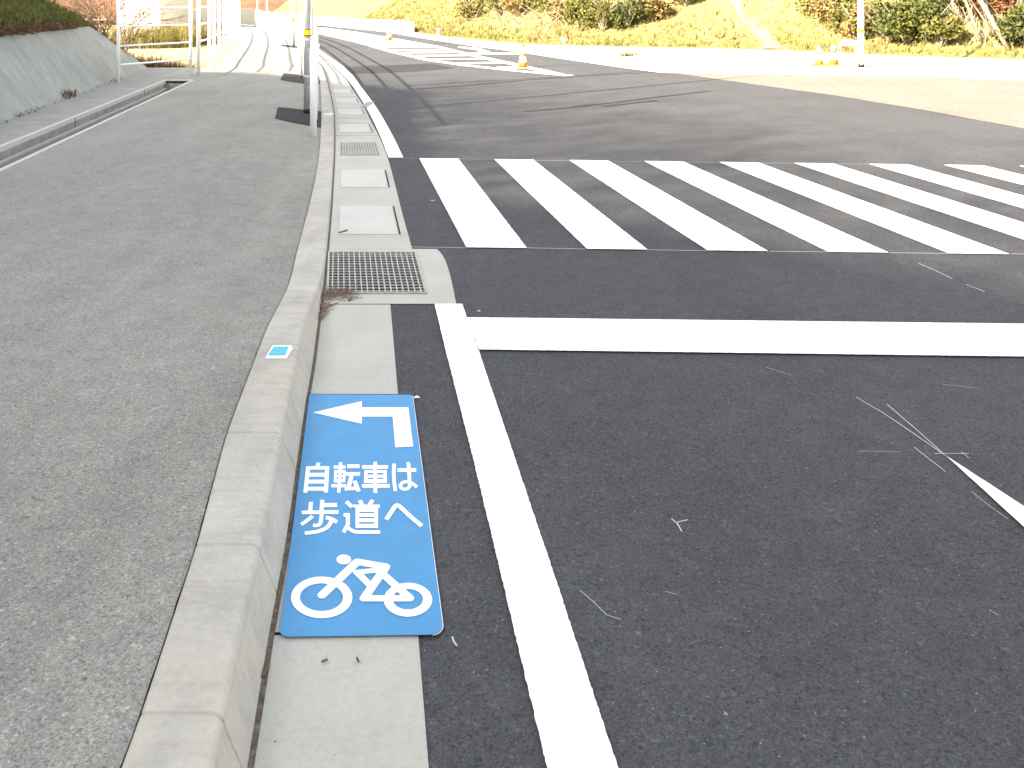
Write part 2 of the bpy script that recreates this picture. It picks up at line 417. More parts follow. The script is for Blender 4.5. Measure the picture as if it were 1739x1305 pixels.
try:
    with bpy.context.temp_override(object=kerb, active_object=kerb, selected_editable_objects=[kerb], selected_objects=[kerb]):
        bpy.ops.object.shade_smooth_by_angle(angle=R(35))
except Exception as ex: print('smooth', ex)

# gutter: slabs between joints, with holes for the grates
def gy(y): return G(0, y).y
GR1 = (gy(501), gy(430)); GR2 = (gy(265), gy(243.5))
mb = MB(); Z = lambda d: .004
def gut_l(d): return L_base(d)+.012
def u_line(u): return lambda d: gut_l(d) + (gut_r(d)-gut_l(d))*u
g1l = lambda d: G(557-3*(GR1[1]-d)/(GR1[1]-GR1[0]), 0+YH+F*HC/d).x
g1r = lambda d: G(706.5+19.5*((YH+F*HC/d)-430)/71, YH+F*HC/d).x
joints = [-6, -3.2, -1.0, gy(1079), gy(672), D_AP0]
gap = .006
for a, b in zip(joints, joints[1:]): strip(mb, gut_l, gut_r, a+gap, b-gap, Z)
strip(mb, gut_l, gut_r, D_AP0+gap, GR1[0], Z)
strip(mb, gut_l, g1l, GR1[0], GR1[1], Z); strip(mb, g1r, gut_r, GR1[0], GR1[1], Z)
strip(mb, gut_l, gut_r, GR1[1], D_AP1-.001, Z, mn=.02)
strip(mb, gut_l, gut_r, D_AP1+.001, GR2[0], Z)
g2l = u_line(.10); g2r = u_line(.86)
strip(mb, gut_l, g2l, GR2[0], GR2[1], Z); strip(mb, g2r, gut_r, GR2[0], GR2[1], Z)
d = GR2[1]; k = 0
while d < 66:
    e = d + (.60 if d < 30 else 3)
    strip(mb, gut_l, gut_r, d+(gap if k else 0), e-gap*1.6, Z, mn=.3); d = e; k += 1
tag(mb.build('gutter', M['gutter']), kind='structure')
mb = MB(); strip(mb, lambda d: L_base(d)-.02, gut_l, -6, GR1[0]-.02, lambda d: .009, lambda d: .006)
strip(mb, lambda d: L_base(d)-.02, gut_l, GR1[0]-.02, 40, lambda d: .007, lambda d: .005)
strip(mb, lambda d: L_base(d)-.02, gut_r, -6, GR1[0]-.05, lambda d: -.006); strip(mb, lambda d: L_base(d)-.02, gut_r, GR1[1]+.05, GR2[0]-.05, lambda d: -.006)
strip(mb, lambda d: L_base(d)-.02, gut_r, GR2[1]+.05, 66, lambda d: -.006)
tag(mb.build('gutter_bed', M['dirt']), kind='structure')

def grate(name, fl, fr, d0, d1, nx, ny, label, z=.006, bw=.009, th=.009, pit=.5, mg=M['grate'], pm=M['pit']):
    t = empty(name, (fl(d0), d0, z)); tag(t, label, 'drain grate')
    o = Vector((fl(d0), d0, z))
    mb = MB()
    def q(u, v): d = d0+(d1-d0)*v; return Vector((fl(d)+(fr(d)-fl(d))*u, d, 0)) - Vector((o.x, o.y, 0))
    def bar(a, b, w, z0, z1):
        tt = (b-a).normalized(); nn = Vector((-tt.y, tt.x, 0))*w/2
        P = [a-nn, b-nn, b+nn, a+nn]
        mb.add([(p.x, p.y, z0) for p in P]+[(p.x, p.y, z1) for p in P], [(3,2,1,0),(4,5,6,7),(0,1,5,4),(1,2,6,5),(2,3,7,6),(3,0,4,7)])
    for i in range(1, nx): bar(q(i/nx, .02), q(i/nx, .98), bw, -th, .004)
    for i in range(1, ny): bar(q(.02, i/ny), q(.98, i/ny), bw*1.15, -th*.6, .0022)
    mb.build('bar_grid', mg, t)
    mb = MB()
    for a, b in (((.012,.012),(.988,.012)), ((.012,.988),(.988,.988)), ((.012,0),(.012,1)), ((.988,0),(.988,1))):
        bar(q(*a), q(*b), .012, -.03, .006 if a[0] != b[0] else .0075)
    mb.build('frame', mg, t)
    mb = MB(); c = [q(-.01,-.01), q(1.01,-.01), q(1.01,1.01), q(-.01,1.01)]
    mb.add([(p.x, p.y, -.005) for p in c]+[(p.x, p.y, -pit) for p in c], [(4,5,6,7),(0,1,5,4),(1,2,6,5),(2,3,7,6),(3,0,4,7)])
    mb.build('pit', pm, t)
grate('drain_grate', g1l, g1r, GR1[0], GR1[1], 17, 16, 'large square-mesh steel grate in the pale concrete surround before the crosswalk', bw=.0075)
grate('drain_grate', g2l, g2r, GR2[0], GR2[1], 14, 2, 'small worn grey bar grate in the gutter left of the crosswalk top', bw=.024, pit=.035, mg=M['drain'], pm=M['drain_wet'])
# concrete lids of the gutter
LB = ['pale concrete gutter lid with a hooked twig mark, next beyond the big grate', 'pale concrete gutter lid just before the small worn grate',
      'narrow concrete gutter lid just beyond the small worn grate', 'narrow concrete gutter lid, second beyond the small worn grate',
      'narrow concrete gutter lid, third beyond the small worn grate', 'farthest narrow concrete gutter lid near the bend of the kerb']
for (ya, yb), lb in zip([(400,352),(320,290),(226,212),(196,186),(175,168),(159,153)], LB):
    a, b = gy(ya), gy(yb); fl, fr = u_line(.115), u_line(.87)
    mbx = MB()
    ys_ = ystations(a, b, .02, .2)
    for p, q_ in zip(ys_, ys_[1:]):
        mbx.add([(fl(p), p, .0045), (fr(p), p, .0045), (fr(q_), q_, .0045), (fl(q_), q_, .0045), (fl(p), p, .010), (fr(p), p, .010), (fr(q_), q_, .010), (fl(q_), q_, .010)],
                [(4,5,6,7),(0,1,5,4),(1,2,6,5),(2,3,7,6),(3,0,4,7)])
    o = mbx.build('gutter_lid', M['lid']); tag(o, lb, 'gutter lid', 'concrete lids along the gutter')
    # dark slot beside the lid
    sl = MB(); sl.sm = None; fs = u_line(.885); fe = u_line(.905)
    sl.quad((fs(a), a, .0075), (fe(a), a, .0075), (fe(b), b, .0075), (fs(b), b, .0075))
    sl.build('slot', M['pit'], o)
# steel slot grate at the white line
mb = MB(); a, b = gy(183), gy(175)
for i in range(6):
    u = i/5; x0 = G(611, 179).x + .1*0
    x = G(612, 183).x + (G(624, 183).x-G(612, 183).x)*u
    mb.box(x-.006, x+.006, a, b, .006, .016)
mb.box(G(611,183).x, G(625,183).x, a-.02, a, .006, .018); mb.box(G(611,183).x, G(625,183).x, b, b+.02, .006, .018)
tag(mb.build('slot_grate', M['grate']), 'tiny steel slot grate between the gutter and the curved white edge line', 'drain grate')

# ------------------------------------------------------------------ road markings
ZP = .008
l = [(738,518.5),(757,598),(803,780),(851,980),(891,1150),(928,1305)]; r = [(1048,1305),(997,1150),(941,980),(874,780),(813,598),(800,562),(785,518.5)]
pts = [G(*p) for p in l]; a = pts[-2]; b = pts[-1]; pts.append(b + (b-a).normalized()*6)
q = [G(*p) for p in r]; q.insert(0, q[0] + (q[0]-q[1]).normalized()*6)
tag(flat('lane_line', pts+q, ZP, M['white'], jit=.0014, seg=.010), 'long straight white line running beside the blue sheet to the frame bottom', 'road line')
k = (609-597)/(1739-812)
pts = [G(792.5,542), G(1739,553), G(2500,562), G(2500,618), G(1739,609), G(813.5,597)]
tag(flat('stop_line', pts, ZP+.002, M['white'], jit=.0016, seg=.012), 'wide white stop line crossing the lane below the crosswalk', 'road line')
mb = MB(); mb.sm = None
ys_ = ystations(gy(269), 62, .015, .08)
for a, b in zip(ys_, ys_[1:]):
    j = [random.uniform(-.002, .002) for _ in range(2)]
    mb.quad((L_wl(a), a, ZP), (L_wr(a), a, ZP), (L_wr(b), b, ZP), (L_wl(b), b, ZP))
tag(mb.build('lane_line', M['white']), 'curved white edge line following the gutter beyond the crosswalk', 'road line')
t = empty('crosswalk', G(1200, 350)); tag(t, 'zebra crosswalk of wide white stripes across the dark road', 'crosswalk')
o0 = Vector(t.location)
for i in range(13):
    tx = 712+127.3*i; bx = 792+204.8*i
    s1 = .0125; s0 = .013
    c = [(tx, 270+(tx-712)*s0), (tx+66, 270+(tx+66-712)*s0), (bx+103, 422+(bx+103-792)*s1), (bx, 422+(bx-792)*s1)]
    pts = [G(*p)-o0 for p in c]
    flat('stripe', pts, ZP, M['white'], t, jit=.0018, seg=.02)
# tapering white line at the right
a = G(1606, 777); pts = [a, G(1739,864), G(1739,864)+(G(1739,864)-a).normalized()*3, G(1739,899)+(G(1739,899)-a).normalized()*3, G(1739,899)]
tag(flat('lane_line', pts, ZP, M['white'], jit=.001, seg=.05), 'narrow white line tapering to a point at the right edge of the lane', 'road line')
tc = tag(empty('chalk_marks'), 'thin chalk setting-out lines and scratches on the dark asphalt', 'chalk marks')
for p, w in [(p_, w_*.62) for p_, w_ in [([(1454,677),(1500,704),(1556,742),(1606,777)], .006), ([(1506,689),(1556,732),(1606,777)], .006), ([(1552,762),(1580,784),(1606,804)], .005),
             ([(1650,838),(1680,862),(1712,885)], .003), ([(1586,773),(1645,773)], .005), ([(1460,769),(1530,770)], .002), ([(1632,770),(1646,781)], .004),
             ([(1301,626),(1345,640)], .003), ([(1560,449),(1590,462),(1617,475)], .010), ([(1640,485),(1672,497)], .010),
             ([(985,1006),(1010,1028),(1030,1048),(1055,1056)], .003), ([(1140,884),(1150,892),(1158,906)], .007), ([(1150,890),(1168,886)], .006),
             ([(700,421),(792,422.6)], .012), ([(890,422.6),(994,424.5)], .012), ([(1098,426),(1201,427.5)], .012), ([(1308,428.5),(1405,429.6)], .012), ([(1512,431),(1611,432.2)], .012), ([(1718,433),(1816,434)], .012),
             ([(685,270),(712,270)], .008), ([(778,271),(841,271.8)], .006), ([(905,273.3),(967,274)], .012), ([(1034,275),(1092,275.5)], .008), ([(1163,276.4),(1221,277)], .012), ([(1288,277.8),(1350,278.5)], .010), ([(1416,279.5),(1476,280.2)], .008),
             ([(1230,1213),(1236,1219)], .004), ([(768,1085),(770,1092),(776,1101)], .008), ([(1680,1040),(1695,1048)], .003), ([(1600,655),(1660,662)], .003),
             ([(731,341.5),(738,342.5)], .03), ([(812,529),(815,531)], .02), ([(1130,1008),(1150,1014)], .002)]]:
    mb = MB(); ribbon(p, w, .0062, None, mbx=mb); mb.sm = None
    mb.build('chalk_line', M['chalk'], tc)
# far markings: hatched island, edge line, second stop line, arrow
t = empty('hatched_marking', G(790, 100)); tag(t, 'long tapering white hatched island narrowing towards the single near cone', 'road marking'); o0 = Vector(t.location)
lo = [(960,130),(859,120.5),(783,112),(720,103),(656.6,88),(606,73),(535,56.5),(500,49)]
up = [(960,127),(897,113),(821,97),(745,79),(682,68),(606,55),(535,46),(500,41)]
def off(line, w, sgn):
    ws = [G(*p) for p in line]; out = []
    for i, p in enumerate(ws):
        tt = (ws[min(i+1, len(ws)-1)]-ws[max(i-1, 0)]).normalized(); out.append(p + Vector((-tt.y, tt.x, 0))*w*sgn)
    return ws, out
a, b = off(lo, .3, -1); flat('border_line', [p-o0 for p in a+b[::-1]], ZP, M['white'], t)
a, b = off(up, .3, 1); flat('border_line', [p-o0 for p in a+b[::-1]], ZP, M['white'], t)
def xat(line, d):
    w = sorted([(G(*p).y, G(*p).x) for p in line]); return float(np.interp(d, [q[0] for q in w], [q[1] for q in w]))
d = 21.5
while d < 60:
    x0 = xat(lo, d)+.15; x1 = xat(up, d+.3)-.15
    wdt = .62
    if x1 > x0: flat('hatch_bar', [Vector((x0, d, 0))-o0, Vector((x1, d+.25, 0))-o0, Vector((x1, d+.25+wdt, 0))-o0, Vector((x0, d+wdt, 0))-o0], ZP+.0015, M['white'], t)
    d += 1.8
pe = [G(*p) for p in EDGE[1:11]]
a, b = pe, [p + Vector((.0, -.26, 0)) + Vector((-.05, 0, 0)) for p in pe]
tag(flat('lane_line', [p+Vector((0, -.25, 0)) for p in a]+[p+Vector((0, -.25, 0)) for p in b][::-1], ZP+.003, M['white']), 'thin white line along the far side of the road by the gravel', 'road line')
tag(flat('stop_line', [G(783,91), G(884,91), G(884,93.5), G(783,92.5)], ZP+.005, M['white']), 'short white stop line far off, left of the near cone', 'road line')
tag(flat('arrow_marking', [G(778,79.5), G(806,82), G(802,79.5), G(834,88.5), G(812,89), G(812,86), G(778,81)], ZP, M['white']), 'small white arrow painted in the far lane beyond the hatched island', 'road marking')

# ------------------------------------------------------------------ the blue sheet
def rounded(cs, rs, k=6):
    out = []
    for i, c in enumerate(cs):
        c = Vector(c); a = Vector(cs[i-1]); b = Vector(cs[(i+1) % len(cs)]); rr = rs[i]
        p = c + (a-c).normalized()*rr; q = c + (b-c).normalized()*rr
        for j in range(k+1):
            u = j/k; out.append((p*(1-u)**2 + c*2*u*(1-u) + q*u*u))
    return out
ZS = .0115
t = empty('bicycle_sign_sheet', G(614, 880)); o0 = Vector(t.location)
tag(t, 'bright blue sheet with white arrow, Japanese writing and bicycle stuck on the gutter', 'ground sign')
cs = [G(525.5,674.5), G(700.5,675), G(754,1085), G(474,1089)]
# the right edge of the sheet keeps its slope in the picture
pts = rounded(cs, [.008, .02, .045, .03])
sh = flat('sheet', [p-o0 for p in pts], ZS, M['blue'], t)
rim = MB(); rim.sm = None
c0 = G(702.5, 676); 
pr = [Vector((p.x, p.y, 0)) for p in pts[10:20]]
for a, b in zip(pr, pr[1:]):
    tt = (b-a).normalized(); nn = Vector((tt.y, -tt.x, 0))*.0022
    rim.quad((a-o0)[:2]+(ZS-.0015,), (b-o0)[:2]+(ZS-.0015,), (b-nn-o0)[:2]+(ZS-.0015,), (a-nn-o0)[:2]+(ZS-.0015,))
rim.build('edge', M['sheet_white'], t)
zs = [ZS+.0004]
def pix_poly(mb, pts, reg, step=.00002):
    ox, oy, sc = reg; w = [G(ox+x/sc, oy+y/sc)-o0 for x, y in pts]
    zs[0] += step
    me_pts = [(p.x, p.y, zs[0]) for p in w]
    mb.poly(me_pts)
def stroke(mb, pts, reg, pw, ph, rnd=False):
    """a pen stroke: pw wide, ph high"""
    k = pw/ph; P = [Vector((x, y*k)) for x, y in pts]; h = pw/2
    L = []; Rr = []
    for i, p in enumerate(P):
        if i == 0: t0 = (P[1]-P[0]).normalized(); nn = Vector((-t0.y, t0.x)); s = 1
        elif i == len(P)-1: t0 = (P[-1]-P[-2]).normalized(); nn = Vector((-t0.y, t0.x)); s = 1
        else:
            a = (P[i]-P[i-1]).normalized(); b = (P[i+1]-P[i]).normalized(); tt = (a+b).normalized(); nn = Vector((-tt.y, tt.x)); s = 1/max(.5, tt.dot(a))
        L.append(p+nn*h*s); Rr.append(p-nn*h*s)
    def cap(c, t0):
        out = []
        for j in range(1, 8):
            an = math.pi*j/8; out.append(c + (Vector((-t0.y, t0.x))*math.cos(an) + t0*math.sin(an))*h)
        return out
    poly = L + (cap(P[-1], (P[-1]-P[-2]).normalized()) if rnd else []) + Rr[::-1] + ([c for c in [P[0] - (Vector((-1, 0)))*0][:0]] )
    if rnd:
        t0 = (P[0]-P[1]).normalized(); nn = Vector((-t0.y, t0.x))
        for j in range(1, 8):
            an = math.pi*j/8; poly.append(P[0] + (nn*math.cos(an) + t0*math.sin(an))*h)
    pix_poly(mb, [(p.x, p.y/k) for p in poly], reg)
def curve(pts, n=6):
    out = []; P = [Vector(p) for p in pts]
    for i in range(len(P)-1):
        p0 = P[max(i-1, 0)]; p1 = P[i]; p2 = P[i+1]; p3 = P[min(i+2, len(P)-1)]
        for j in range(n):
            u = j/n
            out.append(.5*((2*p1) + (p2-p0)*u + (2*p0-5*p1+4*p2-p3)*u*u + (3*p1-p0-3*p2+p3)*u**3))
    out.append(P[-1]); return [(p.x, p.y) for p in out]
def glyph(name, strokes, label=None):
    mb = MB(); mb.sm = None
    for s in strokes:
        pts, w, h = s[:3]
        if len(s) > 3 and s[3] == 'c': pts = curve(pts)
        stroke(mb, pts, Z1, w, h)
    o = mb.build(name, M['sheet_white'], t); 
    me = o.data
    bm = bmesh.new(); bm.from_mesh(me); bmesh.ops.triangulate(bm, faces=bm.faces)
    for f in bm.faces:
        f.normal_update()
        if f.normal.z < 0: f.normal_flip()
    bm.to_mesh(me); bm.free()
    if label: o['label'] = label
    return o
Z1 = (490, 770, 6.44)
glyph('character', [([(330,138),(312,190)], 40, 30), ([(215,180),(184,468)], 44, 38), ([(424,180),(408,466)], 44, 38), ([(200,196),(440,196)], 40, 36),
    ([(205,271),(425,271)], 40, 42), ([(198,347),(420,347)], 40, 42), ([(192,425),(420,425)], 40, 42)], 'white character 自')
glyph('character', [([(570,135),(549,468)], 36, 30), ([(495,187),(622,187)], 34, 34), ([(516,222),(508,345)], 26, 30), ([(614,222),(605,345)], 28, 30),
    ([(505,236),(622,236)], 26, 26), ([(502,285),(620,285)], 26, 26), ([(498,338),(618,338)], 28, 34), ([(470,393),(628,393)], 34, 34),
    ([(642,178),(776,178)], 38, 40), ([(628,262),(782,262)], 38, 38), ([(692,270),(655,418)], 46, 34, ), ([(616,432),(650,425),(762,420)], 36, 36), ([(722,340),(768,455)], 44, 34)], 'white character 転')
glyph('character', [([(948,130),(950,470)], 40, 34), ([(806,187),(1088,187)], 36, 38), ([(848,222),(843,350)], 36, 30), ([(1056,222),(1058,350)], 36, 30),
    ([(832,236),(1072,236)], 30, 30), ([(830,288),(1070,288)], 30, 32), ([(828,342),(1076,342)], 36, 42), ([(805,395),(1106,395)], 40, 40)], 'white character 車')
loop = [(1322,325),(1325,395),(1300,425),(1262,432),(1230,415),(1225,385),(1245,360)]
loop2 = [(1228,378),(1250,358),(1290,350),(1340,362),(1375,385),(1405,410)]
glyph('character', [([(1156,150),(1150,260),(1158,370),(1170,452)], 38, 34, 'c'), ([(1192,222),(1396,220)], 38, 40), ([(1308,136),(1318,220),(1322,335)], 40, 34, 'c'), (loop, 38, 32, 'c'), (loop2, 38, 32, 'c')], 'white character は')
glyph('character', [([(370,550),(358,690)], 44, 38), ([(245,572),(236,690)], 44, 38), ([(365,608),(530,606)], 40, 44), ([(144,688),(546,684)], 40, 40),
    ([(364,690),(352,790),(330,826),(268,832)], 42, 36, 'c'), ([(262,728),(200,780),(138,822)], 44, 36, 'c'), ([(408,742),(470,762),(530,795)], 44, 40, 'c'),
    ([(478,760),(430,845),(330,895),(178,918)], 44, 38, 'c')], 'white character 歩')
glyph('character', [([(632,568),(694,628)], 44, 40), ([(602,716),(668,716)], 40, 40), ([(650,705),(648,830)], 44, 38), ([(650,815),(602,908)], 40, 36), ([(640,850),(700,890),(760,904),(1002,904)], 40, 38, 'c'),
    ([(778,556),(806,606)], 46, 36), ([(920,552),(886,606)], 46, 36), ([(708,620),(998,620)], 40, 34), ([(866,630),(852,665)], 50, 30), ([(752,645),(752,862)], 38, 34), ([(958,645),(956,862)], 42, 34),
    ([(735,662),(975,662)], 36, 40), ([(740,718),(970,718)], 36, 40), ([(740,776),(970,776)], 36, 42), ([(740,838),(970,838)], 36, 46)], 'white character 道')
glyph('character', [([(1068,768),(1120,690),(1165,622),(1195,612),(1235,640),(1340,740),(1458,838)], 50, 40, 'c')], 'white character へ')
# turn arrow
mb = MB(); mb.sm = None
pix_poly(mb, [(170,285),(825,133),(825,215),(1450,215),(1515,745),(1275,757),(1240,340),(828,340),(825,437)], (510, 670, 7.905))
def tri_up(o):
    me = o.data; bm = bmesh.new(); bm.from_mesh(me); bmesh.ops.triangulate(bm, faces=bm.faces)
    for f in bm.faces:
        f.normal_update()
        if f.normal.z < 0: f.normal_flip()
    bm.to_mesh(me); bm.free(); return o
tri_up(mb.build('turn_arrow', M['sheet_white'], t))
# bicycle and rider
Z2 = (470, 920, 5.797); mb = MB(); mb.sm = None
def ring(mb, c1, r1, c2, r2, n=48):
    zs[0] += .00002
    for i in range(n):
        a = 2*math.pi*i/n; b = 2*math.pi*(i+1)/n
        q = [(c1[0]+r1[0]*math.cos(a), c1[1]+r1[1]*math.sin(a)), (c1[0]+r1[0]*math.cos(b), c1[1]+r1[1]*math.sin(b)),
             (c2[0]+r2[0]*math.cos(b), c2[1]+r2[1]*math.sin(b)), (c2[0]+r2[0]*math.cos(a), c2[1]+r2[1]*math.sin(a))]
        w = [G(Z2[0]+x/Z2[2], Z2[1]+y/Z2[2])-o0 for x, y in q]
        mb.poly([(p.x, p.y, zs[0]) for p in w])
ring(mb, (442,594), (302,206), (441,592), (213,138)); ring(mb, (1292,617), (238,168), (1290,612), (150,102))
pix_poly(mb, [(660+72*math.cos(2*math.pi*i/28), 218+49*math.sin(2*math.pi*i/28)) for i in range(28)], Z2)
stroke(mb, [(445,572),(788,245)], Z2, 88, 66, True)
stroke(mb, [(788,240),(1078,290)], Z2, 78, 62, True); stroke(mb, [(1074,292),(1040,345)], Z2, 84, 60, True)
stroke(mb, [(790,345),(985,325)], Z2, 80, 46, True); stroke(mb, [(790,345),(925,480)], Z2, 78, 44, True)
stroke(mb, [(1040,340),(858,604)], Z2, 88, 56, True); stroke(mb, [(855,604),(1310,604)], Z2, 80, 60, True)
stroke(mb, [(1030,350),(1308,598)], Z2, 84, 60, True)
tri_up(mb.build('bicycle_pictogram', M['sheet_white'], t))

# reflectors on the kerb
def reflector(c, z, label, w=.075, l=.07):
    t = empty('kerb_reflector', (c[0], c[1], z)); tag(t, label, 'reflector')
    mb = MB(); w2 = w/2; a = w2+.010
    mb.add([(-a,-.004,0),(a,-.004,0),(a,l+.008,0),(-a,l+.008,0),(-a+.004,0,.010),(a-.004,0,.010),(a-.006,l,.018),(-a+.006,l,.018)],
           [(4,5,6,7),(0,1,5,4),(1,2,6,5),(2,3,7,6),(3,0,4,7)]); mb.build('housing', M['reflect'], t)
    mb = MB(); mb.add([(-w2,.006,.0125),(w2,.006,.0125),(w2-.004,l-.012,.0182),(-w2+.004,l-.012,.0182)], [(0,1,2,3)]); mb.build('lens', M['cyan'], t)
p = gz(469, 609); reflector(p, zc(p.y)+.001, 'cyan reflector set in the near kerb beside the concrete slab', .078, .17*.6)
p = gz(556, 196); reflector(p, zc(p.y)+.001, 'far pale cyan reflector on the kerb beside the grey pole', .10, .12)

# ------------------------------------------------------------------ open drain and concrete strip at the left
def dpt(d, off, z): return (drain_x(d, off), d, z)
t = empty('open_drain', (drain_x(8), 8, .15)); tag(t, 'long open concrete drain channel along the left side of the pavement', 'drain'); o0 = Vector(t.location)
def sw(name, prof, m, d0=-6, d1=D_END-.05):
    mb = MB(); ds = np.linspace(d0, d1, 25)
    for a, b in zip(ds, ds[1:]):
        for p, q in zip(prof, prof[1:]):
            mb.quad(*[tuple(Vector(v)-o0) for v in (dpt(a, *p), dpt(a, *q), dpt(b, *q), dpt(b, *p))])
    mb.build(name, m, t)
sw('rim', [(.004,.10),(.004,.156),(.055,.156),(.055,.10)], M['lid'])
sw('rim', [(.555,.10),(.555,.160),(.60,.160),(.60,.10)], M['lid'])
sw('near_wall', [(.054,.12),(.054,-.35)], M['drain_wet'])
sw('channel_bed', [(.054,-.33),(.50,-.33)], M['drain_wet'])
sw('far_wall', [(.556,.14),(.556,.005)], M['drain_wet'])
sw('ledge', [(.555,.006),(.515,.006),(.515,-.02)], M['lid'])
sw('lower_wall', [(.52,-.015),(.50,-.34)], M['drain'])
mb = MB()
e = D_END-.05
mb.quad(*[tuple(Vector(v)-o0) for v in (dpt(e,.05,.14), dpt(e,.556,.14), dpt(e,.556,-.35), dpt(e,.05,-.35))]); mb.build('end_wall', M['drain_wet'], t)
mb = MB(); mb.add([tuple(Vector(v)-o0) for v in (dpt(e,0,.10), dpt(e,.62,.10), dpt(e+.1,.62,.10), dpt(e+.1,0,.10), dpt(e,0,.164), dpt(e,.62,.164), dpt(e+.1,.62,.164), dpt(e+.1,0,.164))], [(4,5,6,7),(0,1,5,4),(1,2,6,5),(2,3,7,6),(3,0,4,7)])
mb.build('end_cap', M['lid'], t)
for dj in (9.0, 12.3, 16.3):     # vertical joints of the drain wall
    mb = MB(); mb.sm = None
    mb.quad(*[tuple(Vector(v)-o0) for v in (dpt(dj,.5545,.15), dpt(dj+.035,.5545,.15), dpt(dj+.035,.5545,.006), dpt(dj,.5545,.006))]); mb.build('joint', M['pit'], t)
# wall foot line
WB = G(0, 209, .15); WB2 = G(236, 122, .15); wv = (WB2-WB); wv.z = 0; wv.normalize(); wn = Vector((-wv.y, wv.x, 0))
def wall_x(d, off=0): p = WB + wn*off; return p.x + (d-p.y)*wv.x/wv.y
mb = MB(); ds = np.linspace(-6, 21.8, 60)
for a, b in zip(ds, ds[1:]):
    fa = min(drain_x(a, .598), 1e9); fb = drain_x(b, .598)
    mb.quad((fa, a, .15), (fb, b, .15), (wall_x(b, .1), b, .15), (wall_x(a, .1), a, .15))
# pavement beyond the drain end, up to the fence
mb.sm = None; mb.poly([(drain_x(e+.05, 0), e+.09, .146), (drain_x(e+.1, .60), e+.1, .146), (drain_x(21.8, .60), 21.8, .146), (L_lf(21.8)-.02, 21.8, .146)] + [(L_lf(q)+.02, q, .146) for q in (21.2, 20.6, 20, 19.4, 18.9, D_END+.35)] + [(drain_x(D_END)+.02, D_END-.0, .146)])
mb.quad((wall_x(21.8,.1), 21.8, .15), (L_lf(21.8)-.02, 21.8, .15), (L_lf(21.8)-.02, 21.8, -.45), (wall_x(21.8,.1), 21.8, -.45))
tag(mb.build('concrete_strip', concrete('strip_concrete', (.25,.25,.232), .16, 0, 1.2, False)), kind='structure')

# sloping wall
def wpt(d, off, z): return (wall_x(d, off), d, z)
TOP = .78; ZT = 1.235
mb = MB(); ds = list(np.linspace(-8, 19.2, 40))
offs = np.linspace(0, TOP, 8)
def wz(o): return .14 + (ZT-.14)*o/TOP
for a, b in zip(ds, ds[1:]):
    for p, q in zip(offs, offs[1:]): mb.quad(wpt(a, p, wz(p)), wpt(b, p, wz(p)), wpt(b, q, wz(q)), wpt(a, q, wz(q)))
# raked end
for p, q in zip(offs, offs[1:]):
    ep = 19.2 + 2.4*(1-p/TOP)**.8; eq = 19.2 + 2.4*(1-q/TOP)**.8
    mb.quad(wpt(19.2, p, wz(p)), wpt(ep, p, wz(p)), wpt(eq, q, wz(q)), wpt(19.2, q, wz(q)))
    mb.quad(wpt(ep, p, wz(p)), wpt(ep, p, -.45), wpt(eq, q, -.45), wpt(eq, q, wz(q)))
tag(mb.build('sloped_wall', M['slope']), 'sloping grey concrete retaining wall with water streaks under the grass bank', 'retaining wall')

# bank above; unseen ridge added left and behind to shade the near road
def bank_h(x, y):
    # distance beyond the wall top
    p = Vector((x, y, 0)) - Vector((WB.x, WB.y, 0)); o = p.dot(wn) - TOP; a = p.dot(wv) + 11.8
    return o
ridge = [(-44,22,9),(-34,15,11.6),(-27,7.6,12),(-21,4.6,12),(-18.6,2.6,12),(-16.6,-.2,10.7),(-14.8,-4.2,10.0),(-13.6,-7.6,11.2),(-12.4,-10.5,12),(-9.5,-16,13),(-6,-24,14),(2,-34,15),(16,-42,15)]
foot = [(-46,27,-.4),(-34,25,-.2),(-20,22.5,.1),(-14,20.5,ZT),(-11,14,3.2),(-9,6,4),(-7.5,-1,4),(-6.5,-8,3),(-2,-14,1.0),(8,-22,.2),(20,-30,0)]
edge0 = [(-46,28,-.45),(-34,27,-.45),(-20,25,-.45)] + [None]*0
mb = MB()
near = [wpt(-8, TOP, ZT), wpt(19.2, TOP, ZT)]
# grass bank: rows offset from the wall top
rows = []
for o_ in (0, .25, .6, 1.2, 2.2, 3.6):
    row = []
    for dd in list(np.linspace(-8, 18.6, 45)) + [19.2, 19.9, 20.6, 21.3, 22.0, 22.6]:
        top = ZT + o_*.62 + (.05*noise.noise((dd*1.3, o_*2, 3)) if o_ else 0)
        if dd > 18.6:
            k = smooth01((dd-18.8)/3.9)
            edge = TOP*(1-max(0, (dd-19.2))/2.4) if dd < 21.6 else -.02
            oo = max(edge, -.02) + o_
            z0 = wz(max(edge, 0)) + .0
            zt = z0 + o_*.62*(1-k) - k*.3*o_ - (0 if dd < 21.6 else (dd-21.6)*.6)
            row.append(wpt(dd, oo, zt))
        else: row.append(wpt(dd, TOP+o_, top))
    rows.append(row)
for r0, r1 in zip(rows, rows[1:]):
    for i in range(len(r0)-1): mb.quad(r0[i], r0[i+1], r1[i+1], r1[i])
bank = tag(mb.build('grass_bank', M['banksoil'], smooth=True), kind='structure')
bank_rows = rows
mb = MB()
back = [(x-14*.5, y+6 if False else y-2, 4) for x, y, z in ridge]
def loft(A, B, seg=4, nz=.35):
    g = []
    for j in range(seg+1):
        u = j/seg
        g.append([tuple(Vector(a)*(1-u)+Vector(b)*u + Vector((0, 0, nz*noise.noise((a[0]*.3+j, a[1]*.3, 0)) if 0 < u < 1 else 0))) for a, b in zip(A, B)])
    for r0, r1 in zip(g, g[1:]):
        for i in range(len(r0)-1): mb.quad(r0[i], r0[i+1], r1[i+1], r1[i])
def dens(L, k=5):
    out = []
    for a, b in zip(L, L[1:]):
        for j in range(k): out.append(tuple(Vector(a).lerp(Vector(b), j/k)))
    out.append(L[-1]); return out
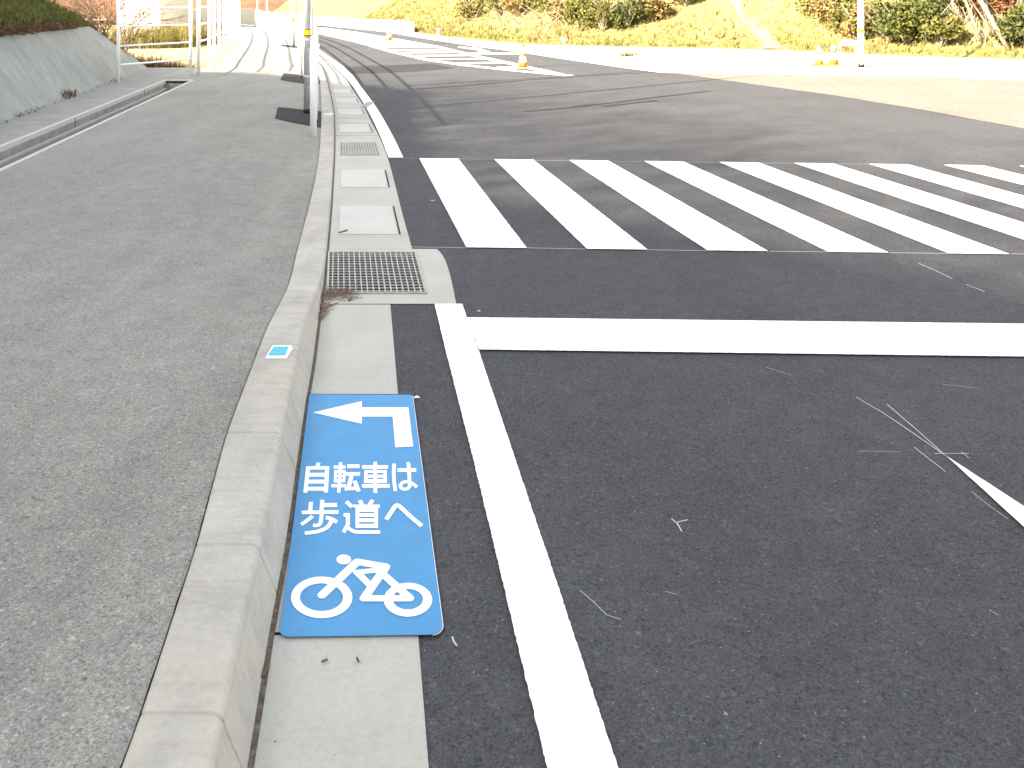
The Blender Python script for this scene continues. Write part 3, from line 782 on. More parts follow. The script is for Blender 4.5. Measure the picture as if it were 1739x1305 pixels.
Rd = dens(ridge); Rd = [(x, y, z+.12*noise.noise((x*.25, y*.25, 1))) for x, y, z in Rd]
loft(dens(foot), Rd); loft(Rd, [(x-12, y-8, 2) for x, y, z in Rd])
# skirt from foot down to ground / bank back
loft(dens(foot), [(x+.8, y-.2, -.45) if i > 40 or i < 14 else (x+.1, y, min(z, ZT)-.6) for i, (x, y, z) in enumerate(dens(foot))], 1)
tag(mb.build('hill', M['banksoil'], smooth=True), kind='structure')

# ------------------------------------------------------------------ vegetation helpers
def leaves(mb, c, r, n, size, flat_=1.0, hollow=.3, asp=1.6, up=None):
    c = Vector(c)
    for _ in range(n):
        while True:
            p = Vector((random.uniform(-1, 1), random.uniform(-1, 1), random.uniform(-1, 1)))
            L = p.length
            if hollow < L < 1: break
        w = 1 + .25*noise.noise((p.x*2.3+c.x, p.y*2.3+c.y, p.z*2.3))
        q = c + Vector((p.x*r[0]*w, p.y*r[1]*w, p.z*r[2]*w))
        a = Vector((random.gauss(0, 1), random.gauss(0, 1), random.gauss(0, .7))).normalized()
        b = a.cross(Vector((random.gauss(0, 1), random.gauss(0, 1), random.gauss(0, 1)))).normalized()
        s = size*random.uniform(.6, 1.4)
        a *= s*asp*.5; b *= s*.5
        i = len(mb.v); mb.v += [tuple(q-a), tuple(q+b), tuple(q+a), tuple(q-b)]; mb.f.append((i, i+1, i+2, i+3))
def blades(mb, pts, h, w, lean=.5, n=1, leandir=None):
    for p in pts:
        for _ in range(n):
            b = Vector(p) + Vector((random.uniform(-.08, .08), random.uniform(-.08, .08), 0))
            hh = h*random.uniform(.5, 1.3); a = random.uniform(0, 6.28)
            l = Vector((math.cos(a), math.sin(a), 0))*lean*hh*random.random()
            if leandir is not None: l += Vector(leandir)*hh*random.uniform(.4, 1.2)
            s = Vector((math.cos(a+1.5), math.sin(a+1.5), 0))*w*random.uniform(.6, 1.3)
            t_ = b + l + Vector((0, 0, hh)); m_ = b + l*.35 + Vector((0, 0, hh*.6))
            i = len(mb.v); mb.v += [tuple(b-s), tuple(b+s), tuple(m_+s*.7), tuple(t_), tuple(m_-s*.7)]; mb.f.append((i, i+1, i+2, i+3, i+4))
def fast(mb, name, m, parent=None, loc=None):
    me = bpy.data.meshes.new(name); me.from_pydata(mb.v, [], mb.f); me.materials.append(m)
    o = bpy.data.objects.new(name, me); S.collection.objects.link(o)
    if parent: o.parent = parent
    if loc is not None: o.location = loc
    return o

# grass on the bank
mb = MB(); mbd = MB()
def bank_point(i, v):
    """i: along, v: 0..len(rows)-1 across"""
    j = int(min(v, len(bank_rows)-1.001)); f = v-j; k = int(min(i, len(bank_rows[0])-1.001)); g = i-k
    a = Vector(bank_rows[j][k]).lerp(Vector(bank_rows[j][k+1]), g); b = Vector(bank_rows[j+1][k]).lerp(Vector(bank_rows[j+1][k+1]), g)
    return a.lerp(b, f)
nr = len(bank_rows[0])-1
for _ in range(16000):
    i = nr*(.42+.58*random.random()); v = 4.4*random.random()**1.2 + .15
    p = bank_point(i, v); blades(mb if random.random() < .82 else mbd, [p], .13 if v > .6 else .08, .008, .9)
for _ in range(7500):
    i = nr*(.42+.44*random.random()); p = bank_point(i, random.random()**2*1.0)
    if noise.noise((p.y*1.1, 0, 5)) > -.25 or random.random() < .3:
        blades(mbd, [p], .15 if random.random() < .5 else .09, .007, .5, leandir=(1.0, -.25, -1.0))
for _ in range(900):
    i = nr*(.86+.14*random.random()); p = bank_point(i, random.random()*.8)
    blades(mbd, [p], .07, .006, .6, leandir=(.5, .3, -.2))
tag(fast(mb, 'bank_grass', M['bankgrass']), 'short green grass covering the bank above the sloping wall', 'grass', kind='stuff')
tag(fast(mbd, 'withered_grass', M['deadgrass']), 'brown withered grass hanging over the top edge of the sloping wall', 'grass', kind='stuff')
# weeds in the crack at the wall foot
mb = MB()
for _ in range(500):
    d = random.uniform(8, 18.5)
    if noise.noise((d*.9, 1, 9)) < .02 and random.random() < .85: continue
    blades(mb, [wpt(d, random.uniform(-.04, .02), .15)], .05, .006, 1.2)
blades(mb, [wpt(random.gauss(14.9, .16), random.uniform(-.05, .1), .15) for _ in range(60)], .14, .006, 1.2)
tag(fast(mb, 'crack_weeds', M['deadgrass']), 'dry weeds growing in the crack at the foot of the sloping wall', 'weeds', kind='stuff')

# shrubs added on the unseen ridge to soften the edge of the shade
def tree(name, loc, h, cr, label, m, n=1600, leaf=.22, trunk_r=.13, lean=(0, 0), group=None, crown_z=.62, limbs=5, tk=None, squash=.9):
    t = empty(name, loc); tag(t, label, 'tree', group)
    mb = MB(); pts = []; k = 6
    for i in range(k+1):
        u = i/k; pts.append(Vector((lean[0]*u + .08*h*.1*math.sin(3*u+loc[0]), lean[1]*u, h*crown_z*1.15*u)))
    mb.tube(pts, [trunk_r*(1-.55*i/k) for i in range(k+1)], 8)
    tips = []
    for i in range(limbs):
        u = random.uniform(.45, .95); b = pts[0].lerp(pts[-1], u); b = Vector(pts[int(u*k)])
        a = random.uniform(0, 6.28); q = b + Vector((math.cos(a), math.sin(a), .9))*cr*random.uniform(.5, .9)
        mb.tube([b, b.lerp(q, .5)+Vector((0, 0, .12*cr)), q], [trunk_r*.45, trunk_r*.3, trunk_r*.12], 6); tips.append(q)
    mb.build('trunk', tk or M['bark'], t, smooth=True)
    mb = MB(); top = pts[-1]
    for i, q in enumerate(tips + [top + Vector((0, 0, cr*.3))]):
        s = cr*random.uniform(.45, .7)
        leaves(mb, q, (s, s, s*squash), n//(len(tips)+1), leaf, hollow=.15)
    fast(mb, 'crown', m, t); return t
random.seed(11)
for i, (x, y, z) in enumerate([(-19.2,3.4,11.2),(-17.9,1.6,11),(-16.8,-.4,10.9),(-15.9,-2.4,10.9),(-15.1,-4.4,11.0),(-14.3,-6.4,11.2),(-13.5,-8.4,11.6),(-12.7,-10.6,12.0),(-11.6,-12.8,12.6)]):
    t = empty('hill_shrub', (x, y, z-1.6)); tag(t, 'loose evergreen shrub on the crest of the left hill, outside the view', 'shrub', 'evergreen shrubs along the crest of the left hill')
    mb = MB(); mb.tube([(0,0,-.6),(.05,0,.6),(.1,.05,1.5)], [.08,.06,.03], 6); mb.build('stem', M['bark'], t)
    mb = MB()
    for _ in range(2100):
        q = Vector((random.gauss(0, 1.5), random.gauss(0, 1.5), 1.4+random.gauss(0, 1.1)))
        a = Vector((random.gauss(0, 1), random.gauss(0, 1), random.gauss(0, 1))).normalized(); b = a.cross(Vector((random.gauss(0, 1), random.gauss(0, 1), random.gauss(0, 1)))).normalized()
        a *= .07; b *= .05; k = len(mb.v); mb.v += [tuple(q-a), tuple(q+b), tuple(q+a), tuple(q-b)]; mb.f.append((k, k+1, k+2, k+3))
    fast(mb, 'foliage', M['green'], t)

# ------------------------------------------------------------------ hillside beyond the road
HB = [(300,24),(380,26),(440,29),(500,32),(560,37),(640,46.5),(700,54),(760,62),(830,69),(900,75),(1000,78),(1100,80),(1200,81.5),(1320,84.5),(1400,88),(1460,91),(1560,95),(1739,100),(1950,104),(2300,112)]
hb = [G(*p) for p in HB]; hbd = []
for a, b in zip(hb, hb[1:]):
    n_ = max(2, int((b-a).length/1.2))
    for j in range(n_): hbd.append(a.lerp(b, j/n_))
hbd.append(hb[-1])
prof = [(-.6,-.02),(0,0),(.7,.16),(1.6,.5),(2.8,1.1),(4.5,2.1),(7,3.8),(11,6.5),(18,10.5),(30,14)]
grid = []
for i, p in enumerate(hbd):
    tt = (hbd[min(i+3, len(hbd)-1)]-hbd[max(i-3, 0)]).normalized(); nn = Vector((tt.y, -tt.x, 0))
    if nn.y < 0: nn = -nn
    row = []
    for s_, z_ in prof:
        bumps = (.25*noise.noise((p.x*.25, p.y*.25, s_*.4)) + .1*noise.noise((p.x*.9, p.y*.9, s_)))*min(1, s_/2 if s_ > 0 else 0)
        row.append(p + nn*s_ + Vector((0, 0, z_ + bumps)))
    grid.append(row)
mb = MB()
for r0, r1 in zip(grid, grid[1:]):
    for j in range(len(prof)-1): mb.quad(r0[j], r1[j], r1[j+1], r0[j+1])
tag(mb.build('hillside', M['hillsoil'], smooth=True), kind='structure')
def hill_pt(px, s_):
    """point on the hillside in the column px of its foot line, s_ metres up the slope"""
    cx = [XC + r_[1].x/r_[1].y*F for r_ in grid]
    best = max(i for i in range(len(grid)-1) if cx[i] <= px or i == 0); f = min(max((px-cx[best])/(cx[best+1]-cx[best]), 0), 1)
    ss = [q[0] for q in prof]; j = max(0, min(len(ss)-2, int(np.searchsorted(ss, s_))-1)); u = (s_-ss[j])/(ss[j+1]-ss[j])
    return grid[best][j].lerp(grid[best][j+1], u).lerp(grid[best+1][j].lerp(grid[best+1][j+1], u), f)
# pale trodden path going up the slope
mb = MB(); mb.sm = None
pp = []
for k in range(26):
    s_ = .02 + 4.9*k/25; pp.append((hill_pt(1318-27*s_ + 4*math.sin(s_*1.5), s_), .50-.065*s_ + .05*math.sin(k*1.7), s_))
for (a, wa, sa), (b, wb, sb) in zip(pp, pp[1:]):
    for lo_, hi_ in ((-1, 0), (0, 1)):
        def up(p, w_): return (p.x+w_, p.y, p.z + .035)
        mb.quad(up(a, wa*lo_), up(a, wa*hi_), up(b, wb*hi_), up(b, wb*lo_))
tag(mb.build('path', M['trail']), kind='structure')
# dry grass over the slope
random.seed(5)
mb = MB(); mb2 = MB()
for _ in range(17000):
    i = random.randrange(1, len(grid)-1); s_ = 6.0*random.random()**1.3
    if grid[i][0].y > 75: continue
    ss = [q[0] for q in prof]; j = max(0, min(len(ss)-2, int(np.searchsorted(ss, s_))-1)); u = (s_-ss[j])/(ss[j+1]-ss[j])
    p = grid[i][j].lerp(grid[i][j+1], u).lerp(grid[i+1][j].lerp(grid[i+1][j+1], u), random.random())
    px = XC + p.x/p.y*F
    if 1180 < px < 1340 and abs(px - (1318-24*s_)) < 14: continue
    t_ = noise.noise((p.x*.35, p.y*.35, 2))
    (blades(mb, [p], .20, .018, .9, 2) if t_ > -.15 else blades(mb2, [p], .26, .02, .9, 2))
tag(fast(mb, 'slope_grass', M['yellowgrass']), 'pale yellow-green dry grass over the sunlit hillside', 'grass', kind='stuff')
tag(fast(mb2, 'slope_weeds', M['straw']), 'patches of taller straw-coloured weeds on the sunlit hillside', 'weeds', kind='stuff')

# bushes on the hillside
def bush(px, s_, r, m, label, n=1400, leaf=.12, twigs=14, name='bush', squash=.85, dz=0, grp='bushes on the sunlit hillside'):
    p = hill_pt(px, s_); t = empty(name, p); tag(t, label, 'bush', grp)
    mb = MB()
    for _ in range(twigs):
        a = random.uniform(0, 6.28); q = Vector((math.cos(a)*r*random.uniform(.3, 1.0), math.sin(a)*r*random.uniform(.3, 1), r*random.uniform(.7, 1.6)*squash))
        mid = q*.5 + Vector((0, 0, r*.15)) + Vector((random.gauss(0, .06), random.gauss(0, .06), 0))
        mb.tube([(0, 0, -.1), mid, q], [.03, .018, .006], 5)
    mb.build('stem', M['bark'], t)
    mb = MB()
    k = 7
    for i in range(k):
        a = 6.28*i/k + random.random(); rr = r*.55*(.3+random.random()*.7)
        s2 = r*random.uniform(.38, .58)
        leaves(mb, (math.cos(a)*rr, math.sin(a)*rr, r*squash*random.uniform(.4, 1.15)+dz), (s2, s2, s2*.85), n//k, leaf, hollow=.25)
    fast(mb, 'foliage', m, t); return t
random.seed(21)
B = [(735,2.2,1.1,'yellowgrass','pale yellow bush at the left of the brushy row above the far road'),
     (768,2.7,1.2,'olive','olive bush standing left of the dark tangle of stems'),
     (800,2.6,1.2,'straw','rusty straw bush among dark bare stems above the far lane'),
     (838,2.9,1.3,'olive','olive-yellow bush in the middle of the brushy row'),
     (872,2.7,1.1,'straw','straw-coloured scrub directly above the near cone'),
     (915,2.6,1.1,'olive','loose olive bush just left of the round green bush'),
     (985,2.0,1.35,'olive','large round olive-green bush above the gravel right of the near cone'),
     (1037,2.1,1.05,'green','dark green bush joined to the right of the round olive bush'),
     (1080,2.6,.9,'straw','small rusty bush right of the dark green bush'),
     (1130,3.6,1.0,'yellowgrass','pale yellow bush high on the slope left of the trodden path'),
     (1340,3.2,1.0,'yellowgrass','pale yellow bush just right of the trodden path'),
     (1378,2.4,1.1,'straw','straw bush behind the left one of the two right-hand cones'),
     (1408,1.7,1.05,'olive','olive bush behind the right one of the two right-hand cones'),
     (1440,1.3,1.0,'straw','rusty straw bush behind the small steel frame'),
     (1490,1.1,1.3,'green','big dark green bush just right of the right-hand pole'),
     (1526,1.1,1.2,'olive','big olive bush, second to the right of the right-hand pole'),
     (1562,1.3,1.25,'green','large green bush left of the pale leaning trunks'),
     (1590,1.0,.85,'olive','olive bush at the foot of the first leaning trunk'),
     (1618,2.9,1.1,'olive','olive bush higher up behind the first leaning trunk'),
     (1652,3.2,1.0,'straw','straw-coloured scrub between the pale leaning trunks'),
     (1697,2.7,1.0,'brownleaf','red-brown scrub behind the pale leaning trunks'),
     (1745,1.2,1.1,'green','dark green bush at the right edge of the view under the trees'),
     (1800,1.6,1.3,'olive','olive bush at the far right end of the hillside')]
for px, s_, r_, m_, lb in B: bush(px, s_, r_, M[m_], lb, 2300 if px > 1300 else 1700, .085, twigs=24)
# slender pale trees at the right
T = [(1622,2.0,(-.9,.2),.045,'slender pale trunk leaning left, first of the right-hand trees'),
     (1668,1.6,(-1.7,.3),.05,'slender pale trunk leaning strongly left, second of the right-hand trees'),
     (1692,2.0,(-1.0,.2),.04,'thin pale trunk leaning left, third of the right-hand trees'),
     (1720,.9,(-2.6,.3),.085,'thickest pale trunk, leaning far left near the right edge'),
     (1735,1.8,(.7,.4),.04,'slender trunk leaning right at the right edge of the view')]
random.seed(31)
for i, (px, s_, ln, tr, lb) in enumerate(T):
    tree('slender_tree', hill_pt(px, s_)-Vector((0, 0, .1)), 6.2, 1.5, lb, M['olive'], 2200, .14, tr, ln, 'slender trees at the right of the hillside', .7)
# bare branches low between them
mb = MB(); random.seed(41)
for _ in range(60):
    p = hill_pt(random.uniform(1600, 1745), random.uniform(1.0, 2.6)); a = random.uniform(-1.2, .8)
    q = p + Vector((math.sin(a)*1.1, random.uniform(-.2, .3), random.uniform(.7, 1.5)))
    mb.tube([p, p.lerp(q, .5)+Vector((random.gauss(0, .1), 0, .05)), q], [.016, .012, .004], 5)
for _ in range(70):
    p = hill_pt(random.uniform(740, 910), random.uniform(1.2, 2.6)); a = random.uniform(-1.4, 1.4)
    q = p + Vector((math.sin(a)*1.2, random.uniform(-.3, .1), random.uniform(.1, 1.1)))
    mb.tube([p, p.lerp(q, .5)+Vector((random.gauss(0, .1), 0, .08)), q], [.020, .014, .005], 5)
tag(mb.build('bare_brushwood', M['bark']), 'tangle of pale bare branches lying through the hillside scrub', 'brushwood', kind='stuff')

# low white wall at the hillside foot, left
mb = MB()
wl = [(430,33,22),(490,35.5,24.5),(535,40.5,27.5),(610,46.5,32),(695,55.5,37)]
ww = [G(x, y) for x, y, _ in wl]; hh = [(y-yt)*G(x, y).y/F for x, y, yt in wl]
for i in range(len(ww)-1):
    a, b = ww[i], ww[i+1]; n_ = Vector((-(b-a).y, (b-a).x, 0)).normalized()*.3
    if n_.y < 0: n_ = -n_
    a2, b2 = a+n_, b+n_; za, zb = hh[i], hh[i+1]
    mb.add([(a.x,a.y,-.02),(b.x,b.y,-.02),(b2.x,b2.y,-.02),(a2.x,a2.y,-.02),(a.x,a.y,za),(b.x,b.y,zb),(b2.x,b2.y,zb),(a2.x,a2.y,za)], [(4,5,6,7),(0,1,5,4),(2,3,7,6),(1,2,6,5),(3,0,4,7)])
tag(mb.build('low_wall', M['farwall']), 'long low white concrete wall at the foot of the far hillside', 'wall')

# ------------------------------------------------------------------ street furniture
def cone(loc, label, s=1.0, grp='traffic cones'):
    t = empty('traffic_cone', loc); tag(t, label, 'traffic cone', grp)
    mb = MB(); h = .70*s
    mb.box(-.19*s, .19*s, -.19*s, .19*s, 0, .03*s)
    mb.build('base', M['orange'], t)
    def rad(z): return (.135-.105*z/.7)*s
    mb = MB(); zz = [.031, .17, .33, .42, .58, .70]; mb.tube([(0,0,z*s) for z in zz], [rad(z) for z in zz], 18, True); mb.build('body', M['orange'], t, smooth=True)
    for a, b in ((.17,.33),(.42,.58)):
        mb = MB(); mb.tube([(0,0,a*s),(0,0,b*s)], [rad(a)+.002, rad(b)+.002], 18, False); mb.build('reflective_band', M['reflect'], t, smooth=True)
    return t
cone(G(888, 115.5), 'orange and white cone standing alone at the tip of the hatched island', .95)
cone(G(661, 69), 'far orange and white cone on the hatched island', 1.0)
cone(G(1391, 111), 'left of the two orange and white cones beside the right-hand pole', .9)
cone(G(1415, 111), 'cone next to the steel frame, right of the pair', .98)
# low posts
def post(loc, h, r, label, name='marker_post'):
    t = empty(name, loc); tag(t, label, 'post')
    mb = MB(); mb.tube([(0,0,0),(0,0,h*.96),(0,0,h)], [r, r, r*.6], 14); mb.build('shaft', M['wpaint'], t, smooth=True)
    mb = MB(); mb.tube([(0,0,h*.7),(0,0,h*.82)], [r*1.05]*2, 14, False); mb.build('band', M['reflect'], t)
post(G(744, 63), .45, .07, 'short white post at the foot of the slope beyond the hatched island')
post(G(957, 76), .25, .10, 'stubby white post on the grass verge right of the near cone')

def pole(base, px_w, h, label, band_y=None, m=None, conduit=False, collar=True, name='street_pole'):
    t = empty(name, base); tag(t, label, 'pole')
    r = px_w*base.y/F/2; m = m or M['galv']
    mb = MB(); mb.tube([(0,0,0),(0,0,h)], [r, r*.75], 20); mb.build('shaft', m, t, smooth=True)
    if band_y:
        z1 = HC-(band_y[0]-YH)*base.y/F-base.z; z0 = HC-(band_y[1]-YH)*base.y/F-base.z
        mb = MB(); mb.tube([(0,0,z0),(0,0,z1)], [r+.003]*2, 20, False); mb.build('yellow_band', M['yellow'], t, smooth=True)
        dz = (z1-z0)*.13
        if px_w > 11:
            mb = MB(); mb.tube([(0,0,z0+dz*.3),(0,0,z0+dz*1.6)], [r+.006]*2, 20, False); mb.build('black_band', M['black'], t, smooth=True)
            mb = MB(); mb.tube([(0,0,z1-dz*.5),(0,0,z1)], [r+.006]*2, 20, False); mb.build('black_band', M['black'], t, smooth=True)
    if conduit:
        mb = MB(); mb.tube([(r+.022,0,.02),(r+.022,0,h*.9)], .014, 8); mb.build('conduit', m, t, smooth=True)
        for z in (.55, 1.1, 2.2, 3.3):
            mb = MB(); mb.tube([(0,0,z),(0,0,z+.03)], [r+.005]*2, 16, False); mb.box(r, r+.04, -.02, .02, z, z+.03); mb.build('clamp', M['galv'], t)
    if collar:
        mb = MB(); mb.tube([(0,0,0),(0,0,.07)], [r+.012, r+.006], 20); mb.build('foot_collar', M['black'], t, smooth=True)
    mb = MB(); mb.tube([(0,0,h),(0,0,h+.06)], [r*.78, r*.5], 20); mb.build('cap', m, t, smooth=True)
    return t
b = gz(522, 193); b.z = swz(b.y, 1)+.01
pole(b, 12.2, 6.5, 'thick galvanised pole with a yellow band standing in the pavement patch', (50, 62.5), conduit=True)
b = gz(498, 80); b.z += .0
pole(b, 6.5, 6.5, 'pale pole with a yellow band farther back beside the white railing', (31, 37))
b = gz(511.5, 134); b.z = swz(b.y, .95)
pole(b, 4.5, 6.0, 'thin white pole half hidden behind the thick galvanised pole', None, M['wpaint'])
b = G(1462, 114); pole(b, 10.5, 7, 'tall white pole with a yellow band at the right beside the cones', (50.5, 56), M['wpaint'])
for x, d_, lb in ((437, 80, 'distant thin white pole, left of two beyond the railing'), (453.5, 70, 'distant thin white pole, right of two beyond the railing')):
    b = AT(x, 5+F*HC/d_, d_); pole(Vector((b.x, b.y, 0)), 2.4, 6, lb, None, M['wpaint'], collar=False)
# foot conduits of the right pole
mb = MB()
for dx in (-.14, .10): mb.tube([(0+dx, -.1, 0), (dx, -.1, .22)], .035, 10)
o = mb.build('foot_pipe', M['bark'], bpy.data.objects.get('street_pole.003') or None)
# A-frame barrier by the right pole
t = empty('steel_frame', G(1441, 112)); tag(t, 'small grey steel barrier frame standing between the cones and the right-hand pole', 'barrier')
mb = MB(); w = .23; h = .70
def arch(y0, lean):
    P = [(-w, y0, 0), (-w, y0+lean*.88, h*.88), (-w+.05, y0+lean*.97, h*.97), (-w+.1, y0+lean, h), (w-.1, y0+lean, h), (w-.05, y0+lean*.97, h*.97), (w, y0+lean*.88, h*.88), (w, y0, 0)]
    mb.tube(P, .018, 8)
arch(-.12, .10); mb.build('front_frame', M['galv'], t, smooth=True)
mb = MB(); arch(.22, -.18); mb.build('rear_frame', M['galv'], t, smooth=True)
mb = MB(); mb.tube([(-w, -.05, .33), (w, -.05, .33)], .014, 8); mb.build('cross_bar', M['galv'], t)
mb = MB(); mb.box(-w+.03, w-.03, -.045, -.035, h*.80, h*.93); mb.build('panel', M['reflect'], t)

# fences ---------------------------------------------------------------
def fence(name, pts, h, rails, label, pr=.03, rr=.018, balusters=0, rail_top=None):
    """pts: post feet"""
    t = empty(name, pts[0]); tag(t, label, 'fence'); o = Vector(pts[0])
    for p in pts:
        q = Vector(p)-o; mb = MB(); mb.tube([q, q+Vector((0,0,h)), q+Vector((0,0,h+.02))], [pr, pr, pr*.6], 10); mb.build('post', M['wpaint'], t, smooth=True)
    for z in rails:
        mb = MB()
        P = [Vector(p)-o+Vector((0,0,z)) for p in pts]; mb.tube(P, rr, 8); mb.build('rail', M['wpaint'], t, smooth=True)
    for p in pts[:-1] if balusters else []:
        pass
    if balusters:
        for a, b in zip(pts, pts[1:]):
            a = Vector(a); b = Vector(b); mb = MB()
            for j in range(1, balusters+1):
                q = a.lerp(b, j/(balusters+1))-o
                mb.tube([q+Vector((0,0,rails[-1])), q+Vector((0,0,rails[0]))], .011, 6)
            mb.build('baluster_panel', M['wpaint'], t)
    return t
# left fence: first bay stands square across the drain end, the rest follows the pavement edge
f1 = G(201, 141, .15); f2 = G(324, 128, .15)
fence('white_fence', [f1, f2], 1.68, [1.50, 1.12, .73, .355], 'near white tubular fence bay standing across the end of the open drain', .034, .020)
pl = [G(330,126,.15)] + [Vector((L_lf(d)-.12, d, .15)) for d in np.arange(21.4, 58, 1.95)]
pl[0] = f2 + Vector((.12, .15, 0))
fence('white_fence', pl, 1.68, [1.50, 1.12, .73, .355], 'long white tubular fence curving along the far left side of the pavement', .04, .022)
pr_ = [Vector((L_left(d)-.09, d, zc(d))) for d in list(np.arange(11.25, 62, 1.5))]
fence('white_railing', [p for p in pr_ if p.y < 34.5], 1.12, [1.06, .78, .50, .24], 'white railing along the kerb starting at the near post beside the thick pole', .042, .024, 0)
fence('white_railing', [p for p in pr_ if p.y > 33.5], 1.12, [1.06, .78, .50, .24], 'distant white railing curving left along the kerb behind the far pale pole', .06, .032, 0)

# ------------------------------------------------------------------ far left: field, bank, house, shrubs
mb = MB()
L1 = [(60, 30), (150, 27), (250, 24.5), (330, 23), (400, 21), (455, 20.5)]
A = [AT(x, y, 105).xy for x, y in L1]
mb = MB()
gr = []
for i, (x, y) in enumerate([(-95, 60), (-75, 72), (-60, 84), (-48, 96), (-36, 104), (-28, 110)]):
    gr.append([(x+nx*.9*-0, y+ny, z) for nx, ny, z in ((0,0,-.45),(0,2,.6),(0,5,2.6),(0,10,6),(0,20,9))])
for r0, r1 in zip(gr, gr[1:]):
    for j in range(4): mb.quad(r0[j], r1[j], r1[j+1], r0[j+1])
tag(mb.build('far_bank', M['rockbank'], smooth=True), kind='structure')
# white parapet in front of the far bank
mb = MB(); P = [AT(270, 15, 62), AT(340, 14, 66), AT(440, 22, 72)]
for a, b in zip(P, P[1:]):
    mb.add([(a.x,a.y,-.45),(b.x,b.y,-.45),(b.x,b.y+.3,-.45),(a.x,a.y+.3,-.45),(a.x,a.y,HC-.30),(b.x,b.y,HC-.55),(b.x,b.y+.3,HC-.55),(a.x,a.y+.3,HC-.30)], [(4,5,6,7),(0,1,5,4),(2,3,7,6),(1,2,6,5),(3,0,4,7)])
tag(mb.build('parapet_wall', M['farwall']), 'distant white parapet wall below the red-brown bank', 'wall')
# house
hd = 55; t = empty('house', AT(236, 5+F*(HC+.45)/hd, hd)); tag(t, 'pale cream house with a grey slatted window beyond the left fence', 'house')
hx0, hx1 = AT(205, 0, hd).x-t.location.x, AT(272, 0, hd).x-t.location.x
mb = MB(); mb.box(hx0, hx1, 0, 5, 0, 5.2); mb.build('wall', M['house'], t)
mb = MB(); mb.add([(hx0-.4,-.4,5.2),(hx1+.4,-.4,5.2),(hx1+.4,5.4,5.2),(hx0-.4,5.4,5.2),(hx0-.4,2.5,6.6),(hx1+.4,2.5,6.6)], [(0,1,5,4),(2,3,4,5),(1,2,5),(3,0,4),(3,2,1,0)]); mb.build('roof', M['shutter'], t)
wx0, wx1 = AT(241, 0, hd).x-t.location.x, AT(254, 0, hd).x-t.location.x
zb = HC-(15-YH)*hd/F+.45
mb = MB(); mb.box(wx0, wx1, -.04, 0, zb, zb+1.1); w_ = mb.build('window', M['shutter'], t)
mb = MB()
for i in range(7): mb.box(wx0+.02+i*(wx1-wx0-.04)/7, wx0+.03+i*(wx1-wx0-.04)/7, -.055, -.041, zb+.03, zb+1.07)
mb.build('slats', M['wpaint'], w_)
# dry grass clumps beyond the wall end and in the field
random.seed(51)
def clump(c, r, h, m, label, n=500, name='dry_grass_clump'):
    mb = MB()
    pts = []
    for _ in range(n):
        a = random.uniform(0, 6.28); q = math.sqrt(random.random())*r; pts.append((math.cos(a)*q, math.sin(a)*q, 0))
    blades(mb, pts, h, .012, .9, 2); o = fast(mb, name, m, None, c); tag(o, label, 'dry grass', 'dry grass clumps beyond the left fence'); return o
for (x, y, r, h, m_, lb) in [(222, 121, .7, .75, 'deadgrass', 'dark withered grass clump at the raked end of the sloping wall'),
        (248, 124, .8, .65, 'straw', 'orange straw clump behind the near fence bay, beside the wall end'),
        (275, 120, .8, .55, 'straw', 'low round straw clump behind the middle of the near fence bay'),
        (262, 80, 2.2, 1.0, 'yellowgrass', 'broad pale yellow clump in the field seen through the near fence bay'),
        (310, 75, 2.0, 1.0, 'straw', 'orange-yellow clump in the field left of the second fence post'),
        (275, 55, 3.2, 1.3, 'yellowgrass', 'large rounded yellow clump farther off in the field')]:
    d_ = F*(HC+.45)/(y-YH) if y < 110 else 22.6+(248-x)*-.01
    p = AT(x, 0, d_); clump(Vector((p.x, d_, -.45)), r, h, M[m_], lb, 900)
def bare_shrub(px, d_, z, h, label):
    t = empty('bare_shrub', Vector(((px-XC)*d_/F, d_, z))); tag(t, label, 'shrub', 'bare shrubs behind the grass bank')
    mb = MB()
    def br(p, dr, L, r, k):
        q = p + dr*L; mb.tube([p, p.lerp(q, .5)+Vector((random.gauss(0, .04), random.gauss(0, .04), 0))*L, q], [r, r*.8, r*.6], 5)
        if k:
            for _ in range(3):
                nd = (dr + Vector((random.gauss(0, .6), random.gauss(0, .6), random.gauss(0, .35)))).normalized(); br(p.lerp(q, random.uniform(.5, 1)), nd, L*.65, r*.6, k-1)
    for _ in range(7):
        a = random.uniform(0, 6.28); br(Vector((random.gauss(0, .15), random.gauss(0, .15), 0)), Vector((math.cos(a)*.55, math.sin(a)*.55, 1)).normalized(), h*.45, .028, 3)
    mb.build('branches', M['twig'], t)
for px, d_, lb in ((140, 26, 'tangled bare brown shrub behind the left end of the grass bank'), (165, 27, 'bare brown shrub in the middle behind the grass bank'), (190, 26, 'bare brown shrub beside the near fence post'), (115, 28, 'bare brown shrub farthest left behind the grass bank')):
    bare_shrub(px, d_, -.1, 3.0, lb)
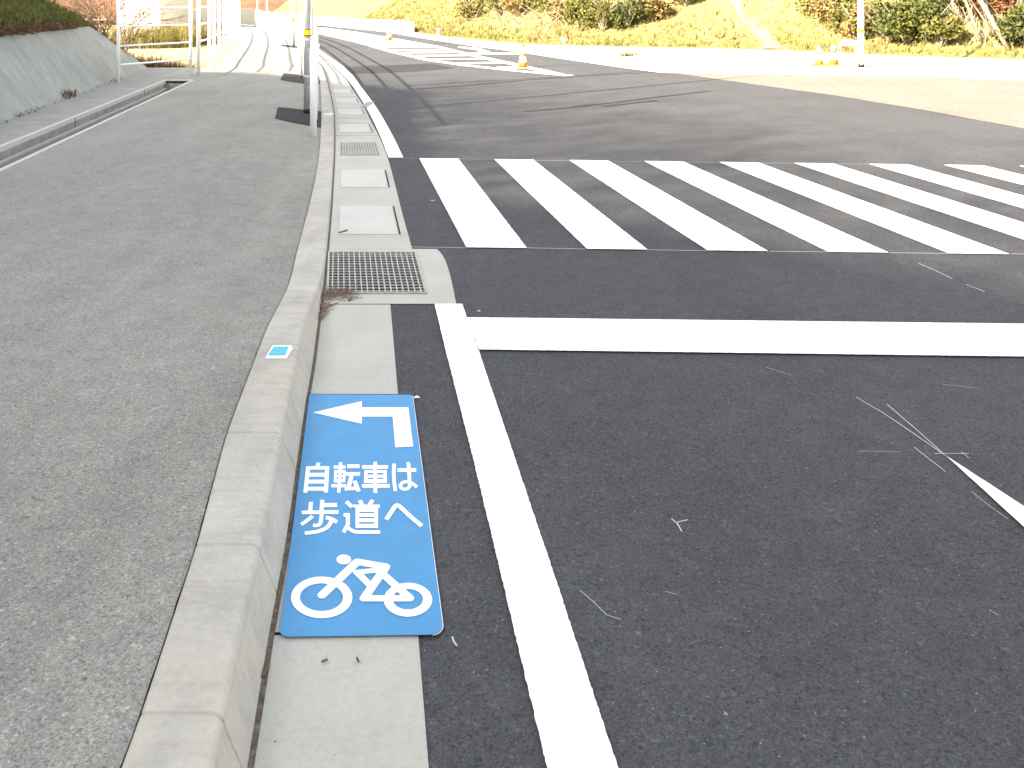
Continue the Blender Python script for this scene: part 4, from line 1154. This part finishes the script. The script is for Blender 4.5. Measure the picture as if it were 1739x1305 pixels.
# grey-brown branch debris, twigs and leaves by the kerb
random.seed(61)
def twig(pts, r, label, m='twig'):
    mb = MB(); mb.tube([Vector(p) for p in pts], r, 5); tag(mb.build('twig', M[m]), label, 'twig')
g = lambda x, y, z=.012: G(x, y, z)
twig([g(446,1149), g(451,1140), g(457,1127)], .004, 'pale brown twig lying in the dirt at the foot of the near kerb')
twig([g(546,1124), g(556,1120)], .003, 'tiny dark twig on the near slab below the blue sheet, left one')
twig([g(606,1117), g(609,1124)], .003, 'tiny dark twig on the near slab below the blue sheet, right one')
twig([g(576,395,.016), g(583,393,.016), g(590,391,.016)], .006, 'small curled twig on the gutter lid beyond the big grate')
twig([g(592,510), g(597,507)], .006, 'short dark twig on the concrete lip below the big grate')
mb = MB()
for _ in range(200):
    x = random.gauss(560, 18) if random.random() < .6 else random.uniform(548, 600); y = random.gauss(500, 5)
    if x < 549: x = 549+random.random()*8
    p = G(x, y, .013); a = random.uniform(-.7, .7) if random.random() < .6 else random.uniform(0, 3.14); L = random.uniform(.02, .09)
    q = p + Vector((math.cos(a)*L, math.sin(a)*L, random.uniform(0, .012))); mb.tube([p, q], .0011, 4)
for _ in range(60):
    y = random.uniform(505, 545); x = 549-(y-500)*.17+abs(random.gauss(0, 5)); p = G(x, y, .012); a = random.uniform(.6, 2.2); L = random.uniform(.03, .09)
    mb.tube([p, p+Vector((math.cos(a)*L, math.sin(a)*L, .006))], .0018, 4)
tag(mb.build('leaf_litter', M['litter']), 'matted dry needles and stalks caught at the lower left corner of the big grate', 'leaf litter', kind='stuff')
# tiny leaves on the gravel and paper scrap
mb = MB()
leaves(mb, G(1068, 93, .05), (.35, .2, .06), 120, .05)
tag(fast(mb, 'weed_tuft', M['olive']), 'small green weed tuft alone on the pale gravel', 'weed')
mb = MB(); p = G(707, 676, .014)
mb.add([(p.x-.015, p.y, .014), (p.x+.018, p.y-.006, .018), (p.x+.022, p.y-.002, .013), (p.x+.002, p.y+.012, .02)], [(0,1,3),(1,2,3)])
tag(mb.build('paint_scrap', M['sheet_white']), 'little curled white scrap at the upper right corner of the blue sheet', 'scrap')
